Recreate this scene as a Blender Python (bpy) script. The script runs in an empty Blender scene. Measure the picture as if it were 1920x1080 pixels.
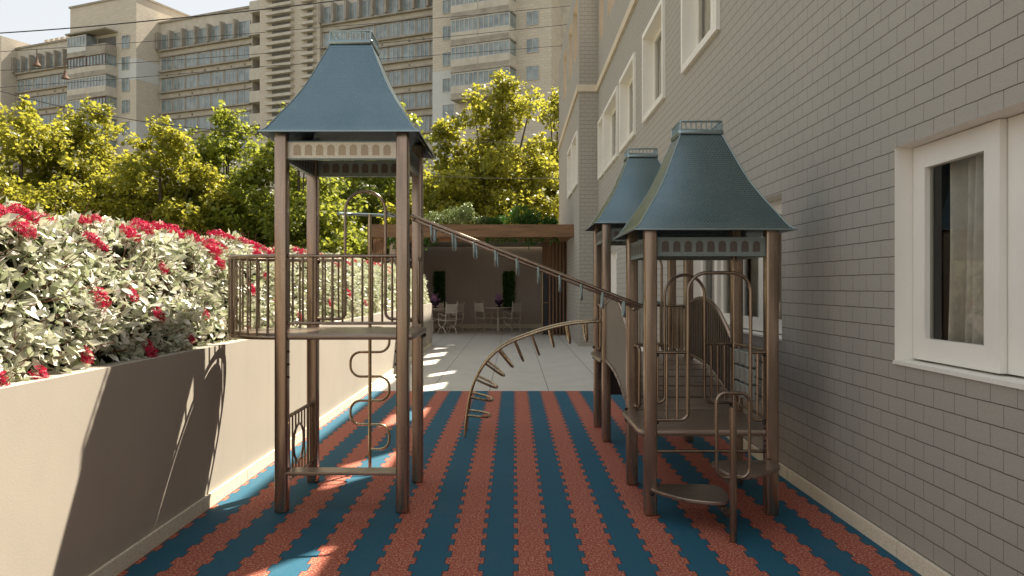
import bpy, math, random
from mathutils import Vector, Matrix, noise
R = math.radians
scene = bpy.context.scene
C = scene.collection
PI = math.pi

# ------------------------------------------------------------------ camera, sky, sun, exposure
cam_d = bpy.data.cameras.new('camera')
cam = bpy.data.objects.new('camera', cam_d); C.objects.link(cam)
cam.location = (0, 0, 1.5); cam.rotation_euler = (R(90), 0, 0)
cam_d.sensor_width = 36.0; cam_d.lens = 1467/1920*36
cam_d.shift_x = -3/1920; cam_d.shift_y = -2/1920
cam_d.clip_start = 0.05; cam_d.clip_end = 2000
scene.camera = cam

SUN_DIR = Vector((-1, -1.58, -2.37)).normalized()      # the way the light travels
ELEV = math.asin(-SUN_DIR.z); AZ = math.atan2(1, 1.58)
world = bpy.data.worlds.new("World"); scene.world = world
world.use_nodes = True
wn = world.node_tree
bgn = wn.nodes['Background']
sky = wn.nodes.new('ShaderNodeTexSky'); sky.sky_type = 'NISHITA'; sky.sun_disc = False
sky.sun_elevation = ELEV; sky.sun_rotation = AZ
sky.air_density = 1.0; sky.dust_density = 1.0; sky.ozone_density = 1.0; sky.altitude = 100
hs = wn.nodes.new('ShaderNodeHueSaturation'); hs.inputs['Saturation'].default_value = .46        # a milky, hazy sky
gm = wn.nodes.new('ShaderNodeGamma'); gm.inputs['Gamma'].default_value = .26       # haze evens the sky out
wn.links.new(sky.outputs['Color'], gm.inputs['Color']); wn.links.new(gm.outputs['Color'], hs.inputs['Color']); wn.links.new(hs.outputs['Color'], bgn.inputs['Color'])
bgn.inputs['Strength'].default_value = 0.084
sun_d = bpy.data.lights.new('sun', 'SUN'); sun_d.energy = 2.0;  sun_d.angle = R(0.5); sun_d.color = (1.0, 0.90, 0.76)
sun = bpy.data.objects.new('sun', sun_d); C.objects.link(sun)
sun.rotation_euler = SUN_DIR.to_track_quat('-Z', 'Y').to_euler(); sun.location = (20, 30, 40)
vs = scene.view_settings
vs.view_transform = 'Standard'; vs.look = 'None'; vs.exposure = 2.84; vs.gamma = 1.0
scene.cycles.max_bounces = 8; scene.cycles.transparent_max_bounces = 12
scene.cycles.use_denoising = True

# ------------------------------------------------------------------ helpers
def tag(o, label=None, cat=None, group=None, kind=None):
    if label: o['label'] = label
    if cat: o['category'] = cat
    if group: o['group'] = group
    if kind: o['kind'] = kind
    return o

def thing(name, label, cat, loc=(0, 0, 0), rz=0, group=None):
    o = bpy.data.objects.new(name, None); C.objects.link(o)
    o.empty_display_size = 0.2
    o.location = loc; o.rotation_euler = (0, 0, rz)
    return tag(o, label, cat, group)

def base_of(p):
    v = Vector((0, 0, 0))
    while p is not None:
        v += p.location; p = p.parent
    return v

class MB:
    """collects shapes in world coordinates; build() links them as ONE mesh object"""
    def __init__(s): s.v = []; s.f = []; s.m = []
    def add(s, vs_, fs_, mi=0):
        n = len(s.v); s.v += [tuple(p) for p in vs_]
        for f in fs_: s.f.append(tuple(i+n for i in f)); s.m.append(mi)
        return s
    def box(s, x0, x1, y0, y1, z0, z1, mi=0):
        return s.add([(x0,y0,z0),(x1,y0,z0),(x1,y1,z0),(x0,y1,z0),(x0,y0,z1),(x1,y0,z1),(x1,y1,z1),(x0,y1,z1)],
              [(0,3,2,1),(4,5,6,7),(0,1,5,4),(1,2,6,5),(2,3,7,6),(3,0,4,7)], mi)
    def prism(s, pts, z0, z1, mi=0, bev=0.0):
        """pts: counter-clockwise outline in xy"""
        n = len(pts)
        if bev:
            cx = sum(p[0] for p in pts)/n; cy = sum(p[1] for p in pts)/n
            def ins(p):
                d = math.hypot(p[0]-cx, p[1]-cy) or 1
                return (p[0]-(p[0]-cx)/d*bev, p[1]-(p[1]-cy)/d*bev)
            inn = [ins(p) for p in pts]
            rings = [(inn, z0), (pts, z0+bev), (pts, z1-bev), (inn, z1)]
        else:
            rings = [(pts, z0), (pts, z1)]
        vs_ = []; fs_ = []
        for ps, z in rings: vs_ += [(p[0], p[1], z) for p in ps]
        for k in range(len(rings)-1):
            for i in range(n):
                j = (i+1) % n
                fs_.append((k*n+i, k*n+j, (k+1)*n+j, (k+1)*n+i))
        fs_.append(tuple(reversed(range(n)))); fs_.append(tuple((len(rings)-1)*n+i for i in range(n)))
        return s.add(vs_, fs_, mi)
    def tube(s, pts, r, seg=10, closed=False, mi=0, r1=None):
        P = [Vector(p) for p in pts]
        Q = [P[0]]
        for p in P[1:]:
            if (p-Q[-1]).length > 1e-5: Q.append(p)
        if closed and (Q[0]-Q[-1]).length < 1e-5: Q.pop()
        P = Q; n = len(P)
        T = []
        for i in range(n):
            if closed: t = P[(i+1) % n]-P[i-1]
            elif i == 0: t = P[1]-P[0]
            elif i == n-1: t = P[-1]-P[-2]
            else: t = (P[i+1]-P[i]).normalized()+(P[i]-P[i-1]).normalized()
            T.append(t.normalized())
        a = Vector((0, 0, 1)) if abs(T[0].z) < .9 else Vector((1, 0, 0))
        N = (a-T[0]*a.dot(T[0])).normalized()
        vs_ = []
        for i in range(n):
            N = (N-T[i]*N.dot(T[i])).normalized(); B = T[i].cross(N)
            rr = r if r1 is None else r+(r1-r)*i/(n-1)
            for k in range(seg):
                an = 2*PI*k/seg
                vs_.append(P[i]+(N*math.cos(an)+B*math.sin(an))*rr)
        fs_ = []
        for i in range(n if closed else n-1):
            j = (i+1) % n
            for k in range(seg):
                l = (k+1) % seg
                fs_.append((i*seg+k, i*seg+l, j*seg+l, j*seg+k))
        if not closed:
            fs_.append(tuple(reversed(range(seg)))); fs_.append(tuple((n-1)*seg+k for k in range(seg)))
        return s.add(vs_, fs_, mi)
    def ball(s, c, r, mi=0, nu=8, nv=6, sz=1.0):
        vs_ = [(c[0], c[1], c[2]-r*sz)]
        for j in range(1, nv):
            t = -PI/2+PI*j/nv
            for i in range(nu):
                a = 2*PI*i/nu
                vs_.append((c[0]+r*math.cos(t)*math.cos(a), c[1]+r*math.cos(t)*math.sin(a), c[2]+r*sz*math.sin(t)))
        vs_.append((c[0], c[1], c[2]+r*sz)); fs_ = []
        for i in range(nu):
            k = (i+1) % nu
            fs_.append((0, 1+k, 1+i))
            for j in range(nv-2):
                a = 1+j*nu
                fs_.append((a+i, a+k, a+nu+k, a+nu+i))
            fs_.append((1+(nv-2)*nu+i, 1+(nv-2)*nu+k, len(vs_)-1))
        return s.add(vs_, fs_, mi)
    def lathe(s, c, prof, seg=20, mi=0):
        vs_ = []; fs_ = []; n = len(prof)
        for r, z in prof:
            for i in range(seg):
                a = 2*PI*i/seg
                vs_.append((c[0]+r*math.cos(a), c[1]+r*math.sin(a), c[2]+z))
        for j in range(n-1):
            for i in range(seg):
                k = (i+1) % seg
                fs_.append((j*seg+i, j*seg+k, (j+1)*seg+k, (j+1)*seg+i))
        fs_.append(tuple(reversed(range(seg)))); fs_.append(tuple((n-1)*seg+i for i in range(seg)))
        return s.add(vs_, fs_, mi)
    def quad(s, a, b, c, d, mi=0): return s.add([a, b, c, d], [(0, 1, 2, 3)], mi)
    def build(s, name, mats, parent=None, smooth=True, local=False, angle=38):
        if not isinstance(mats, (list, tuple)): mats = [mats]
        o_ = Vector((0, 0, 0)) if (parent is None or local) else base_of(parent)
        me = bpy.data.meshes.new(name)
        me.from_pydata([(p[0]-o_.x, p[1]-o_.y, p[2]-o_.z) for p in s.v], [], s.f)
        for m in mats: me.materials.append(m)
        me.polygons.foreach_set('material_index', s.m)
        if smooth:
            me.polygons.foreach_set('use_smooth', [True]*len(me.polygons))
            me.set_sharp_from_angle(angle=R(angle))
        me.update()
        o = bpy.data.objects.new(name, me); C.objects.link(o)
        if parent is not None: o.parent = parent
        return o

def copy_tree(o, parent=None):
    c = o.copy(); C.objects.link(c)
    if parent is not None: c.parent = parent
    for ch in list(o.children): copy_tree(ch, c)
    return c

def fillet(pts, r, n=6, closed=False):
    P = [Vector(p) for p in pts]; out = []
    m = len(P)
    for i in range(m):
        if not closed and i in (0, m-1): out.append(P[i]); continue
        a, b, c = P[i-1], P[i], P[(i+1) % m]
        rr = r[i] if isinstance(r, (list, tuple)) else r
        u = (a-b); w = (c-b)
        lu, lw = u.length, w.length
        if rr <= 0 or lu < 1e-6 or lw < 1e-6: out.append(b); continue
        u.normalize(); w.normalize()
        ang = u.angle(w)
        if ang > PI-1e-3: out.append(b); continue
        d = min(rr/math.tan(ang/2), lu*.499, lw*.499)
        rad = d*math.tan(ang/2)
        bis = (u+w).normalized(); cen = b+bis*(rad/math.sin(ang/2))
        p0 = b+u*d; p1 = b+w*d
        v0 = p0-cen; v1 = p1-cen
        tot = v0.angle(v1); ax = v0.cross(v1).normalized()
        for k in range(n+1):
            out.append(cen+Matrix.Rotation(tot*k/n, 3, ax) @ v0)
    return out

def rsq(cx, cy, h, rad, n=4):
    """rounded square outline"""
    out = []
    for q, (sx, sy) in enumerate(((1, 1), (-1, 1), (-1, -1), (1, -1))):
        for k in range(n+1):
            a = q*PI/2+PI/2*k/n
            out.append((cx+sx*(h-rad)+rad*math.cos(a), cy+sy*(h-rad)+rad*math.sin(a)))
    return out

# ------------------------------------------------------------------ materials
def newmat(name):
    m = bpy.data.materials.new(name); m.use_nodes = True
    nt = m.node_tree; b = nt.nodes['Principled BSDF']
    return m, nt, b
def N(nt, t, **kw):
    n = nt.nodes.new(t)
    for k, v in kw.items(): setattr(n, k, v)
    return n
def mth(nt, op, a, b=None, c=None):
    n = nt.nodes.new('ShaderNodeMath'); n.operation = op
    for i, x in enumerate((a, b, c)):
        if x is None: continue
        if isinstance(x, (int, float)): n.inputs[i].default_value = x
        else: nt.links.new(x, n.inputs[i])
    return n.outputs[0]
def ramp(nt, fac, stops, interp='LINEAR'):
    n = nt.nodes.new('ShaderNodeValToRGB'); n.color_ramp.interpolation = interp
    el = n.color_ramp.elements
    while len(el) < len(stops): el.new(0.5)
    for e, (p, c) in zip(el, stops): e.position = p; e.color = (*c, 1)
    nt.links.new(fac, n.inputs[0]); return n.outputs[0]
def mixc(nt, fac, a, b, mode='MIX'):
    n = nt.nodes.new('ShaderNodeMix'); n.data_type = 'RGBA'; n.blend_type = mode
    for s, x in ((0, fac), (6, a), (7, b)):
        if isinstance(x, (int, float)): n.inputs[s].default_value = x
        elif isinstance(x, tuple): n.inputs[s].default_value = (*x, 1)
        else: nt.links.new(x, n.inputs[s])
    return n.outputs[2]
def noise_t(nt, vec, scale, detail=3, rough=.55):
    n = nt.nodes.new('ShaderNodeTexNoise'); n.inputs['Scale'].default_value = scale
    n.inputs['Detail'].default_value = detail; n.inputs['Roughness'].default_value = rough
    if vec is not None: nt.links.new(vec, n.inputs['Vector'])
    return n.outputs['Fac']
def bump(nt, b, h, strength=.3, dist=.01):
    n = nt.nodes.new('ShaderNodeBump'); n.inputs['Strength'].default_value = strength; n.inputs['Distance'].default_value = dist
    nt.links.new(h, n.inputs['Height']); nt.links.new(n.outputs[0], b.inputs['Normal'])
def pos(nt): return N(nt, 'ShaderNodeNewGeometry').outputs['Position']
def scaled(nt, vec, s):
    n = nt.nodes.new('ShaderNodeMapping'); n.inputs['Scale'].default_value = s
    nt.links.new(vec, n.inputs['Vector']); return n.outputs[0]

def simple(name, col, rough=.5, metal=0.0, var=.12, nscale=6, bmp=0, bscale=60, spec=.5):
    m, nt, b = newmat(name)
    p = pos(nt); f = noise_t(nt, p, nscale, 4)
    c0 = tuple(max(0, x*(1-var)) for x in col); c1 = tuple(min(1, x*(1+var)) for x in col)
    nt.links.new(ramp(nt, f, [(.3, c0), (.7, c1)]), b.inputs['Base Color'])
    b.inputs['Roughness'].default_value = rough; b.inputs['Metallic'].default_value = metal
    b.inputs['Specular IOR Level'].default_value = spec
    if bmp: bump(nt, b, noise_t(nt, p, bscale, 4), bmp, .004)
    return m

def mat_bronze(name, col, rough=.36, metal=.55, sc_=(26, 26, 2.2)):
    m, nt, b = newmat(name)
    p = pos(nt)
    st = noise_t(nt, scaled(nt, p, sc_), 1.0, 4)       # long vertical streaks in the coating
    bl = noise_t(nt, p, 5, 3)
    c = ramp(nt, st, [(.3, tuple(x*.72 for x in col)), (.7, tuple(x*1.22 for x in col))])
    c = mixc(nt, mth(nt, 'MULTIPLY', bl, .22), c, (col[0]*1.3, col[1]*1.1, col[2]*.95))
    nt.links.new(c, b.inputs['Base Color'])
    nt.links.new(mth(nt, 'ADD', mth(nt, 'MULTIPLY', st, .16), rough-.08), b.inputs['Roughness'])
    b.inputs['Metallic'].default_value = metal
    bump(nt, b, noise_t(nt, p, 240, 2), .05, .002)
    return m
M_POST = mat_bronze('bronze_post', (.335, .25, .19), .25, .92)
M_TUBE = mat_bronze('bronze_tube', (.30, .23, .172), .24, .92)
M_DECK = mat_bronze('bronze_deck', (.30, .235, .185), .30, .7, (3.0, 42, 42))
M_ARC = mat_bronze('brass_brown_tube', (.42, .33, .205), .26, .92)
M_BOLT = simple('dark_bolt', (.05, .04, .035), .35, .7)
M_TEAL = simple('teal_grey_metal', (.30, .38, .375), .32, .6)
M_CYL = simple('grey_cylinder', (.30, .31, .275), .4, .3)
M_SLAT = mat_bronze('dark_bronze_slat', (.13, .10, .08), .34, .7)
M_PANEL = simple('brown_panel', (.17, .145, .115), .5, 0, .06, 2)
M_MAROON = simple('dark_maroon_panel', (.03, .014, .016), .45)

def mat_roof():
    m, nt, b = newmat('blue_grey_roof')
    uv = N(nt, 'ShaderNodeUVMap').outputs[0]
    br = N(nt, 'ShaderNodeTexBrick'); nt.links.new(uv, br.inputs['Vector'])
    br.inputs['Color1'].default_value = (1, 1, 1, 1); br.inputs['Color2'].default_value = (.86, .86, .86, 1); br.inputs['Mortar'].default_value = (.25, .25, .25, 1)
    br.inputs['Scale'].default_value = 1; br.inputs['Brick Width'].default_value = .024; br.inputs['Row Height'].default_value = .0165
    br.inputs['Mortar Size'].default_value = .0026; br.inputs['Mortar Smooth'].default_value = .5
    big = noise_t(nt, pos(nt), 2.5, 3)
    base = ramp(nt, big, [(.3, (.195, .285, .315)), (.7, (.25, .34, .37))])
    nt.links.new(mixc(nt, .72, base, br.outputs['Color'], 'MULTIPLY'), b.inputs['Base Color'])
    b.inputs['Metallic'].default_value = .95; b.inputs['Roughness'].default_value = .25
    bump(nt, b, br.outputs['Color'], .24, .003)
    return m
M_ROOF = mat_roof()
M_TRIM = simple('roof_trim', (.30, .37, .375), .28, .85, .05)
M_RFRAME = simple('frieze_frame', (.20, .25, .235), .5, .1, .06, 30)
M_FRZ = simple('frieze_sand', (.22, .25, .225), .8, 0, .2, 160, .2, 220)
M_FRZ_BOUNCE = simple('frieze_sand_bounce', (.82, .75, .61), .8, 0, .16, 160, .2, 220)  # same sand with warm bounce light painted into its colour
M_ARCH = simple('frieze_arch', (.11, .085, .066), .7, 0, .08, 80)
M_ARCH_BOUNCE = simple('frieze_arch_bounce', (.52, .405, .28), .7, 0, .08, 80)  # arch tone lifted likewise to carry the warm bounce light

def wallvec(nt):
    """vector (along the wall, height) for upright faces of any heading"""
    g = N(nt, 'ShaderNodeNewGeometry')
    sp = N(nt, 'ShaderNodeSeparateXYZ'); nt.links.new(g.outputs['Position'], sp.inputs[0])
    sn = N(nt, 'ShaderNodeSeparateXYZ'); nt.links.new(g.outputs['True Normal'], sn.inputs[0])
    k = mth(nt, 'GREATER_THAN', mth(nt, 'ABSOLUTE', sn.outputs[0]), .5)
    u = mth(nt, 'ADD', mth(nt, 'MULTIPLY', sp.outputs[1], k), mth(nt, 'MULTIPLY', sp.outputs[0], mth(nt, 'SUBTRACT', 1.0, k)))
    cb = N(nt, 'ShaderNodeCombineXYZ'); nt.links.new(u, cb.inputs[0]); nt.links.new(sp.outputs[2], cb.inputs[1])
    return cb.outputs[0], g.outputs['Position']

def mat_brick():
    m, nt, b = newmat('grey_split_brick')
    v, p = wallvec(nt)
    wob = N(nt, 'ShaderNodeTexNoise'); wob.inputs['Scale'].default_value = 9; nt.links.new(p, wob.inputs['Vector'])
    off = N(nt, 'ShaderNodeVectorMath', operation='MULTIPLY_ADD')
    nt.links.new(wob.outputs['Color'], off.inputs[0]); off.inputs[1].default_value = (.006, .006, 0); nt.links.new(v, off.inputs[2])
    def brick(w, h, ms, offs):
        br = N(nt, 'ShaderNodeTexBrick'); nt.links.new(off.outputs[0], br.inputs['Vector'])
        br.offset = offs; br.offset_frequency = 2
        br.inputs['Scale'].default_value = 1; br.inputs['Brick Width'].default_value = w; br.inputs['Row Height'].default_value = h
        br.inputs['Mortar Size'].default_value = ms; br.inputs['Mortar Smooth'].default_value = .3
        br.inputs['Color1'].default_value = (0, 0, 0, 1); br.inputs['Color2'].default_value = (1, 1, 1, 1); br.inputs['Mortar'].default_value = (.5, .5, .5, 1)
        return br
    b1 = brick(.19, .0985, .0026, .5)      # fine head joints
    b2 = brick(400, .0985, .0032, 0)        # darker bed joints
    grain = noise_t(nt, p, 170, 3, .7); spots = noise_t(nt, p, 420, 2); stain = noise_t(nt, scaled(nt, p, (1, 1, .5)), 1.6, 5)
    col = ramp(nt, grain, [(.32, (.325, .30, .256)), (.70, (.445, .413, .355))])
    sep = N(nt, 'ShaderNodeSeparateColor'); nt.links.new(b1.outputs['Color'], sep.inputs[0])
    col = mixc(nt, mth(nt, 'MULTIPLY', sep.outputs[0], .22), col, (.34, .318, .282))
    col = mixc(nt, mth(nt, 'MULTIPLY', stain, .25), col, (.46, .42, .36))
    col = mixc(nt, mth(nt, 'MULTIPLY', b1.outputs['Fac'], mth(nt, 'MULTIPLY_ADD', noise_t(nt, p, 60, 2), .9, .25)), col, (.09, .08, .07))
    col = mixc(nt, mth(nt, 'MULTIPLY', b2.outputs['Fac'], .72), col, (.085, .072, .055))
    nt.links.new(col, b.inputs['Base Color']); b.inputs['Roughness'].default_value = .9
    h = mth(nt, 'SUBTRACT', mth(nt, 'ADD', mth(nt, 'MULTIPLY', grain, .35), mth(nt, 'MULTIPLY', spots, .15)),
            mth(nt, 'MAXIMUM', mth(nt, 'MULTIPLY', b1.outputs['Fac'], .6), b2.outputs['Fac']))
    bump(nt, b, h, .55, .006)
    return m
M_BRICK = mat_brick()

def mat_mat():
    m, nt, b = newmat('rubber_stripe')
    p = pos(nt)
    sp = N(nt, 'ShaderNodeSeparateXYZ'); nt.links.new(p, sp.inputs[0])
    X, Y = sp.outputs[0], sp.outputs[1]
    P = .3729
    t = mth(nt, 'FRACT', mth(nt, 'DIVIDE', mth(nt, 'ADD', Y, 20.02), .21))
    tooth = mth(nt, 'SUBTRACT', mth(nt, 'MULTIPLY', mth(nt, 'GREATER_THAN', t, .5), 2), 1)
    cell = mth(nt, 'SUBTRACT', mth(nt, 'FRACT', mth(nt, 'ADD', mth(nt, 'DIVIDE', mth(nt, 'SUBTRACT', X, .1055), P), 20.5)), .5)
    dx = mth(nt, 'ABSOLUTE', mth(nt, 'MULTIPLY', cell, P))
    # puzzle teeth lean a little, wider at their tip
    tt = mth(nt, 'ABSOLUTE', mth(nt, 'SUBTRACT', mth(nt, 'FRACT', mth(nt, 'MULTIPLY', t, 2)), .5))
    sd = mth(nt, 'SUBTRACT', mth(nt, 'ADD', P/4, mth(nt, 'MULTIPLY', tooth, .0135)), dx)
    red = mth(nt, 'GREATER_THAN', sd, 0)
    seam = mth(nt, 'LESS_THAN', mth(nt, 'ABSOLUTE', sd), .003)
    near = mth(nt, 'LESS_THAN', mth(nt, 'ABSOLUTE', mth(nt, 'SUBTRACT', dx, P/4)), .0135)
    edgeY = mth(nt, 'MULTIPLY', near, mth(nt, 'GREATER_THAN', tt, .478))
    seam = mth(nt, 'MAXIMUM', seam, edgeY)
    n1 = noise_t(nt, p, 80, 3, .8); n2 = noise_t(nt, p, 180, 2, .6); n3 = noise_t(nt, p, 1.3, 4)
    rc = ramp(nt, n1, [(.36, (.17, .030, .024)), (.48, (.38, .072, .05)), (.56, (.45, .14, .085)), (.62, (.74, .50, .28))])
    bc = ramp(nt, n2, [(.35, (.008, .074, .122)), (.65, (.020, .130, .200))])
    col = mixc(nt, red, bc, rc)
    col = mixc(nt, mth(nt, 'MULTIPLY', n3, .22), col, mixc(nt, red, (.018, .075, .11), (.26, .075, .06)))
    dust = ramp(nt, noise_t(nt, scaled(nt, p, (1, .5, 1)), 3.1, 6, .7), [(.52, (0, 0, 0)), (.75, (1, 1, 1))])
    col = mixc(nt, mth(nt, 'MULTIPLY', dust, .10), col, (.22, .19, .16))
    col = mixc(nt, mth(nt, 'MULTIPLY', seam, .72), col, (.012, .012, .016))
    nt.links.new(col, b.inputs['Base Color']); b.inputs['Roughness'].default_value = .82; b.inputs['Specular IOR Level'].default_value = .3
    bump(nt, b, mth(nt, 'SUBTRACT', n1, mth(nt, 'MULTIPLY', seam, 1.5)), .35, .004)
    return m
M_MAT = mat_mat()

def mat_tile():
    m, nt, b = newmat('patio_tile')
    p = pos(nt)
    sp = N(nt, 'ShaderNodeSeparateXYZ'); nt.links.new(p, sp.inputs[0])
    def joint(c, off, w):
        f = mth(nt, 'ABSOLUTE', mth(nt, 'SUBTRACT', mth(nt, 'FRACT', mth(nt, 'ADD', mth(nt, 'DIVIDE', mth(nt, 'SUBTRACT', c, off), .857), 30.5)), .5))
        return mth(nt, 'LESS_THAN', f, w)
    jx = joint(sp.outputs[0], .507, .006); jy = joint(sp.outputs[1], 11.28, .006)
    n1 = noise_t(nt, p, 2.2, 5); n2 = noise_t(nt, p, 60, 3)
    c = ramp(nt, n1, [(.3, (.52, .50, .44)), (.7, (.61, .585, .52))])
    c = mixc(nt, mth(nt, 'MULTIPLY', n2, .15), c, (.34, .32, .29))
    c = mixc(nt, mth(nt, 'MULTIPLY', jy, .3), c, (.15, .14, .125))
    c = mixc(nt, mth(nt, 'MULTIPLY', jx, .9), c, (.05, .045, .04))
    nt.links.new(c, b.inputs['Base Color']); b.inputs['Roughness'].default_value = .55
    return m
M_TILE = mat_tile()

def mat_plaster(name, col, var=.06):
    m, nt, b = newmat(name)
    p = pos(nt)
    n1 = noise_t(nt, p, 1.4, 5); n2 = noise_t(nt, scaled(nt, p, (3, 3, .6)), 2.2, 5); n3 = noise_t(nt, p, 130, 3)
    c = ramp(nt, n1, [(.3, tuple(x*(1-var) for x in col)), (.7, tuple(x*(1+var) for x in col))])
    c = mixc(nt, mth(nt, 'MULTIPLY', n2, .22), c, tuple(x*.80 for x in col))
    c = mixc(nt, mth(nt, 'MULTIPLY', ramp(nt, noise_t(nt, scaled(nt, p, (7, 7, .45)), 1.0, 4), [(.56, (0, 0, 0)), (.8, (1, 1, 1))]), .16), c, tuple(x*.7 for x in col))
    nt.links.new(c, b.inputs['Base Color']); b.inputs['Roughness'].default_value = .88
    bump(nt, b, n3, .14, .004)
    return m
M_PLASTER = mat_plaster('cream_plaster', (.43, .385, .315))
M_TAUPE = mat_plaster('taupe_plaster', (.52, .44, .375))
M_GRANITE = simple('speckled_stone', (.80, .69, .53), .7, 0, .32, 190, .1, 200)
M_WHITE = simple('white_frame', (.84, .80, .72), .45, 0, .03, 3)
M_STRING = simple('cream_string', (.62, .53, .40), .8, 0, .06, 3)
M_TAN = simple('tan_reveal', (.33, .275, .20), .8, 0, .06, 3)
M_DARKROOM = simple('dark_room', (.10, .085, .07), .9)
M_CURTAIN = simple('curtain_cloth', (.72, .63, .52), .9, 0, .12, 14)
def mat_glass():
    m, nt, b = newmat('window_glass'); nt.nodes.remove(b)
    out = nt.nodes['Material Output']
    tr = N(nt, 'ShaderNodeBsdfTransparent'); tr.inputs[0].default_value = (.86, .9, .9, 1)
    gl = N(nt, 'ShaderNodeBsdfGlossy'); gl.inputs['Roughness'].default_value = .015; gl.inputs[0].default_value = (.9, .9, .9, 1)
    fr = N(nt, 'ShaderNodeFresnel'); fr.inputs[0].default_value = 1.33
    mx = N(nt, 'ShaderNodeMixShader')
    nt.links.new(mth(nt, 'MAXIMUM', fr.outputs[0], .07), mx.inputs[0]); nt.links.new(tr.outputs[0], mx.inputs[1]); nt.links.new(gl.outputs[0], mx.inputs[2])
    nt.links.new(mx.outputs[0], out.inputs[0])
    return m
M_GLASS = mat_glass()
def mat_wood(name, c0, c1, ax=(3, 40, 40)):
    m, nt, b = newmat(name)
    p = pos(nt); n1 = noise_t(nt, scaled(nt, p, ax), 1, 5, .65)
    nt.links.new(ramp(nt, n1, [(.3, c0), (.7, c1)]), b.inputs['Base Color']); b.inputs['Roughness'].default_value = .65
    bump(nt, b, n1, .2, .005)
    return m
M_WOOD = mat_wood('oiled_wood', (.13, .066, .03), (.27, .145, .065), (1.2, 14, 14))
M_WOODV = mat_wood('oiled_wood_upright', (.12, .06, .028), (.25, .13, .06), (14, 14, 1.2))
M_BLACK = simple('black_paint', (.012, .011, .011), .4)
M_BRASS = simple('brass', (.45, .3, .12), .35, .8)
M_IRON = simple('cream_iron', (.68, .62, .52), .5, .1, .1, 20)
M_PURPLE = simple('dark_purple_glass', (.03, .012, .04), .15)
M_LAV = simple('lavender_petal', (.42, .22, .40), .6, 0, .3, 40)

def mat_leaf(name, cols, rough=.5, transl=.45, tcol=None, spec=.4):
    m, nt, b = newmat(name)
    g = N(nt, 'ShaderNodeNewGeometry')
    rnd = g.outputs['Random Per Island']
    stops = [(i/(len(cols)-1), c) for i, c in enumerate(cols)]
    c = ramp(nt, rnd, stops)
    big = noise_t(nt, g.outputs['Position'], .5, 3)
    c = mixc(nt, mth(nt, 'MULTIPLY', big, .35), c, cols[len(cols)//2])
    nt.links.new(c, b.inputs['Base Color']); b.inputs['Roughness'].default_value = rough; b.inputs['Specular IOR Level'].default_value = spec
    tl = N(nt, 'ShaderNodeBsdfTranslucent'); mx = N(nt, 'ShaderNodeMixShader'); mx.inputs[0].default_value = transl
    if tcol: nt.links.new(mixc(nt, .6, c, tcol), tl.inputs[0])
    else: nt.links.new(c, tl.inputs[0])
    out = nt.nodes['Material Output']
    nt.links.new(b.outputs[0], mx.inputs[1]); nt.links.new(tl.outputs[0], mx.inputs[2]); nt.links.new(mx.outputs[0], out.inputs[0])
    return m
M_TREE_Y = mat_leaf('golden_green_leaf', [(.11, .15, .026), (.18, .205, .03), (.27, .27, .036), (.37, .32, .045), (.15, .185, .028)], .42, .57, (.53, .49, .055))
M_TREE_G = mat_leaf('green_leaf', [(.08, .125, .024), (.13, .175, .03), (.20, .235, .036), (.27, .275, .042)], .42, .55, (.45, .47, .055))
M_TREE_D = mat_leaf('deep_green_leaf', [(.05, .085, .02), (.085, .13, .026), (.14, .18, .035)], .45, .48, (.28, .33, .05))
M_HEDGE = mat_leaf('pale_hedge_leaf', [(.13, .20, .05), (.34, .36, .22), (.56, .55, .43), (.74, .71, .61), (.84, .81, .73), (.60, .58, .47), (.22, .31, .09), (.88, .85, .78), (.76, .73, .63)], .30, .2, (.50, .58, .25), .6)
M_HEDGE_STEM = simple('red_brown_stem', (.16, .055, .03), .6)
M_HEDGE_CORE = mat_leaf('shaded_inner_leaf', [(.03, .045, .016), (.06, .08, .03), (.11, .13, .06)], .6, .2)  # dark leaf tones stand in for shade between the outer leaves
M_FLOWER = mat_leaf('crimson_petal', [(.42, .005, .04), (.60, .009, .085), (.50, .01, .04), (.68, .015, .13)], .5, .3)
M_IVY = mat_leaf('ivy_leaf', [(.03, .09, .015), (.06, .16, .02), (.10, .22, .03)], .4, .35)
M_BUSHPALE = mat_leaf('pale_bush_leaf', [(.07, .13, .03), (.14, .20, .05), (.26, .30, .13), (.09, .15, .03)], .35, .35)
M_GREENWALL = mat_leaf('plant_panel_leaf', [(.03, .09, .012), (.06, .15, .02), (.09, .20, .03)], .5, .2)
M_BARK = simple('bark', (.075, .052, .036), .9, 0, .35, 8, .4, 30)
M_SOIL = simple('soil', (.06, .045, .03), .95, 0, .3, 8)
M_GROUND = simple('dry_ground', (.16, .15, .09), .95, 0, .25, .6)

# ------------------------------------------------------------------ the ground
tag(MB().box(-600, 600, -60, 900, -1.2, -.04).build('ground', M_GROUND, smooth=False), kind='structure')
tag(MB().box(-2.08, 2.14, -3, 11.28, -.03, 0).build('rubber_floor', M_MAT, smooth=False), kind='structure')
tag(MB().box(-5.5, 2.14, 11.284, 30, -.03, 0).build('patio_floor', M_TILE, smooth=False), kind='structure')
tag(MB().box(-4.6, -2.197, -3, 19.9, -.03, .97).build('planting_soil', M_SOIL, smooth=False), kind='structure')

# ------------------------------------------------------------------ planter wall on the left, with its stone skirting
pw = thing('planter_wall', 'low cream plastered planter wall carrying the red flowered hedge', 'wall', (-2.13, 8.4, 0))
MB().prism([(-2.197, -3), (-2.08, -3), (-2.08, 19.9), (-2.197, 19.9)], 0.002, 1.087, bev=.006).build('wall_body', M_PLASTER, pw)
sk = MB()
y = -2.62
while y < 19.9:
    sk.box(-2.078, -2.060, y+.004, min(y+.862, 19.9), .002, .092); y += .868
sk.build('skirting', M_GRANITE, pw, smooth=False)

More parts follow.
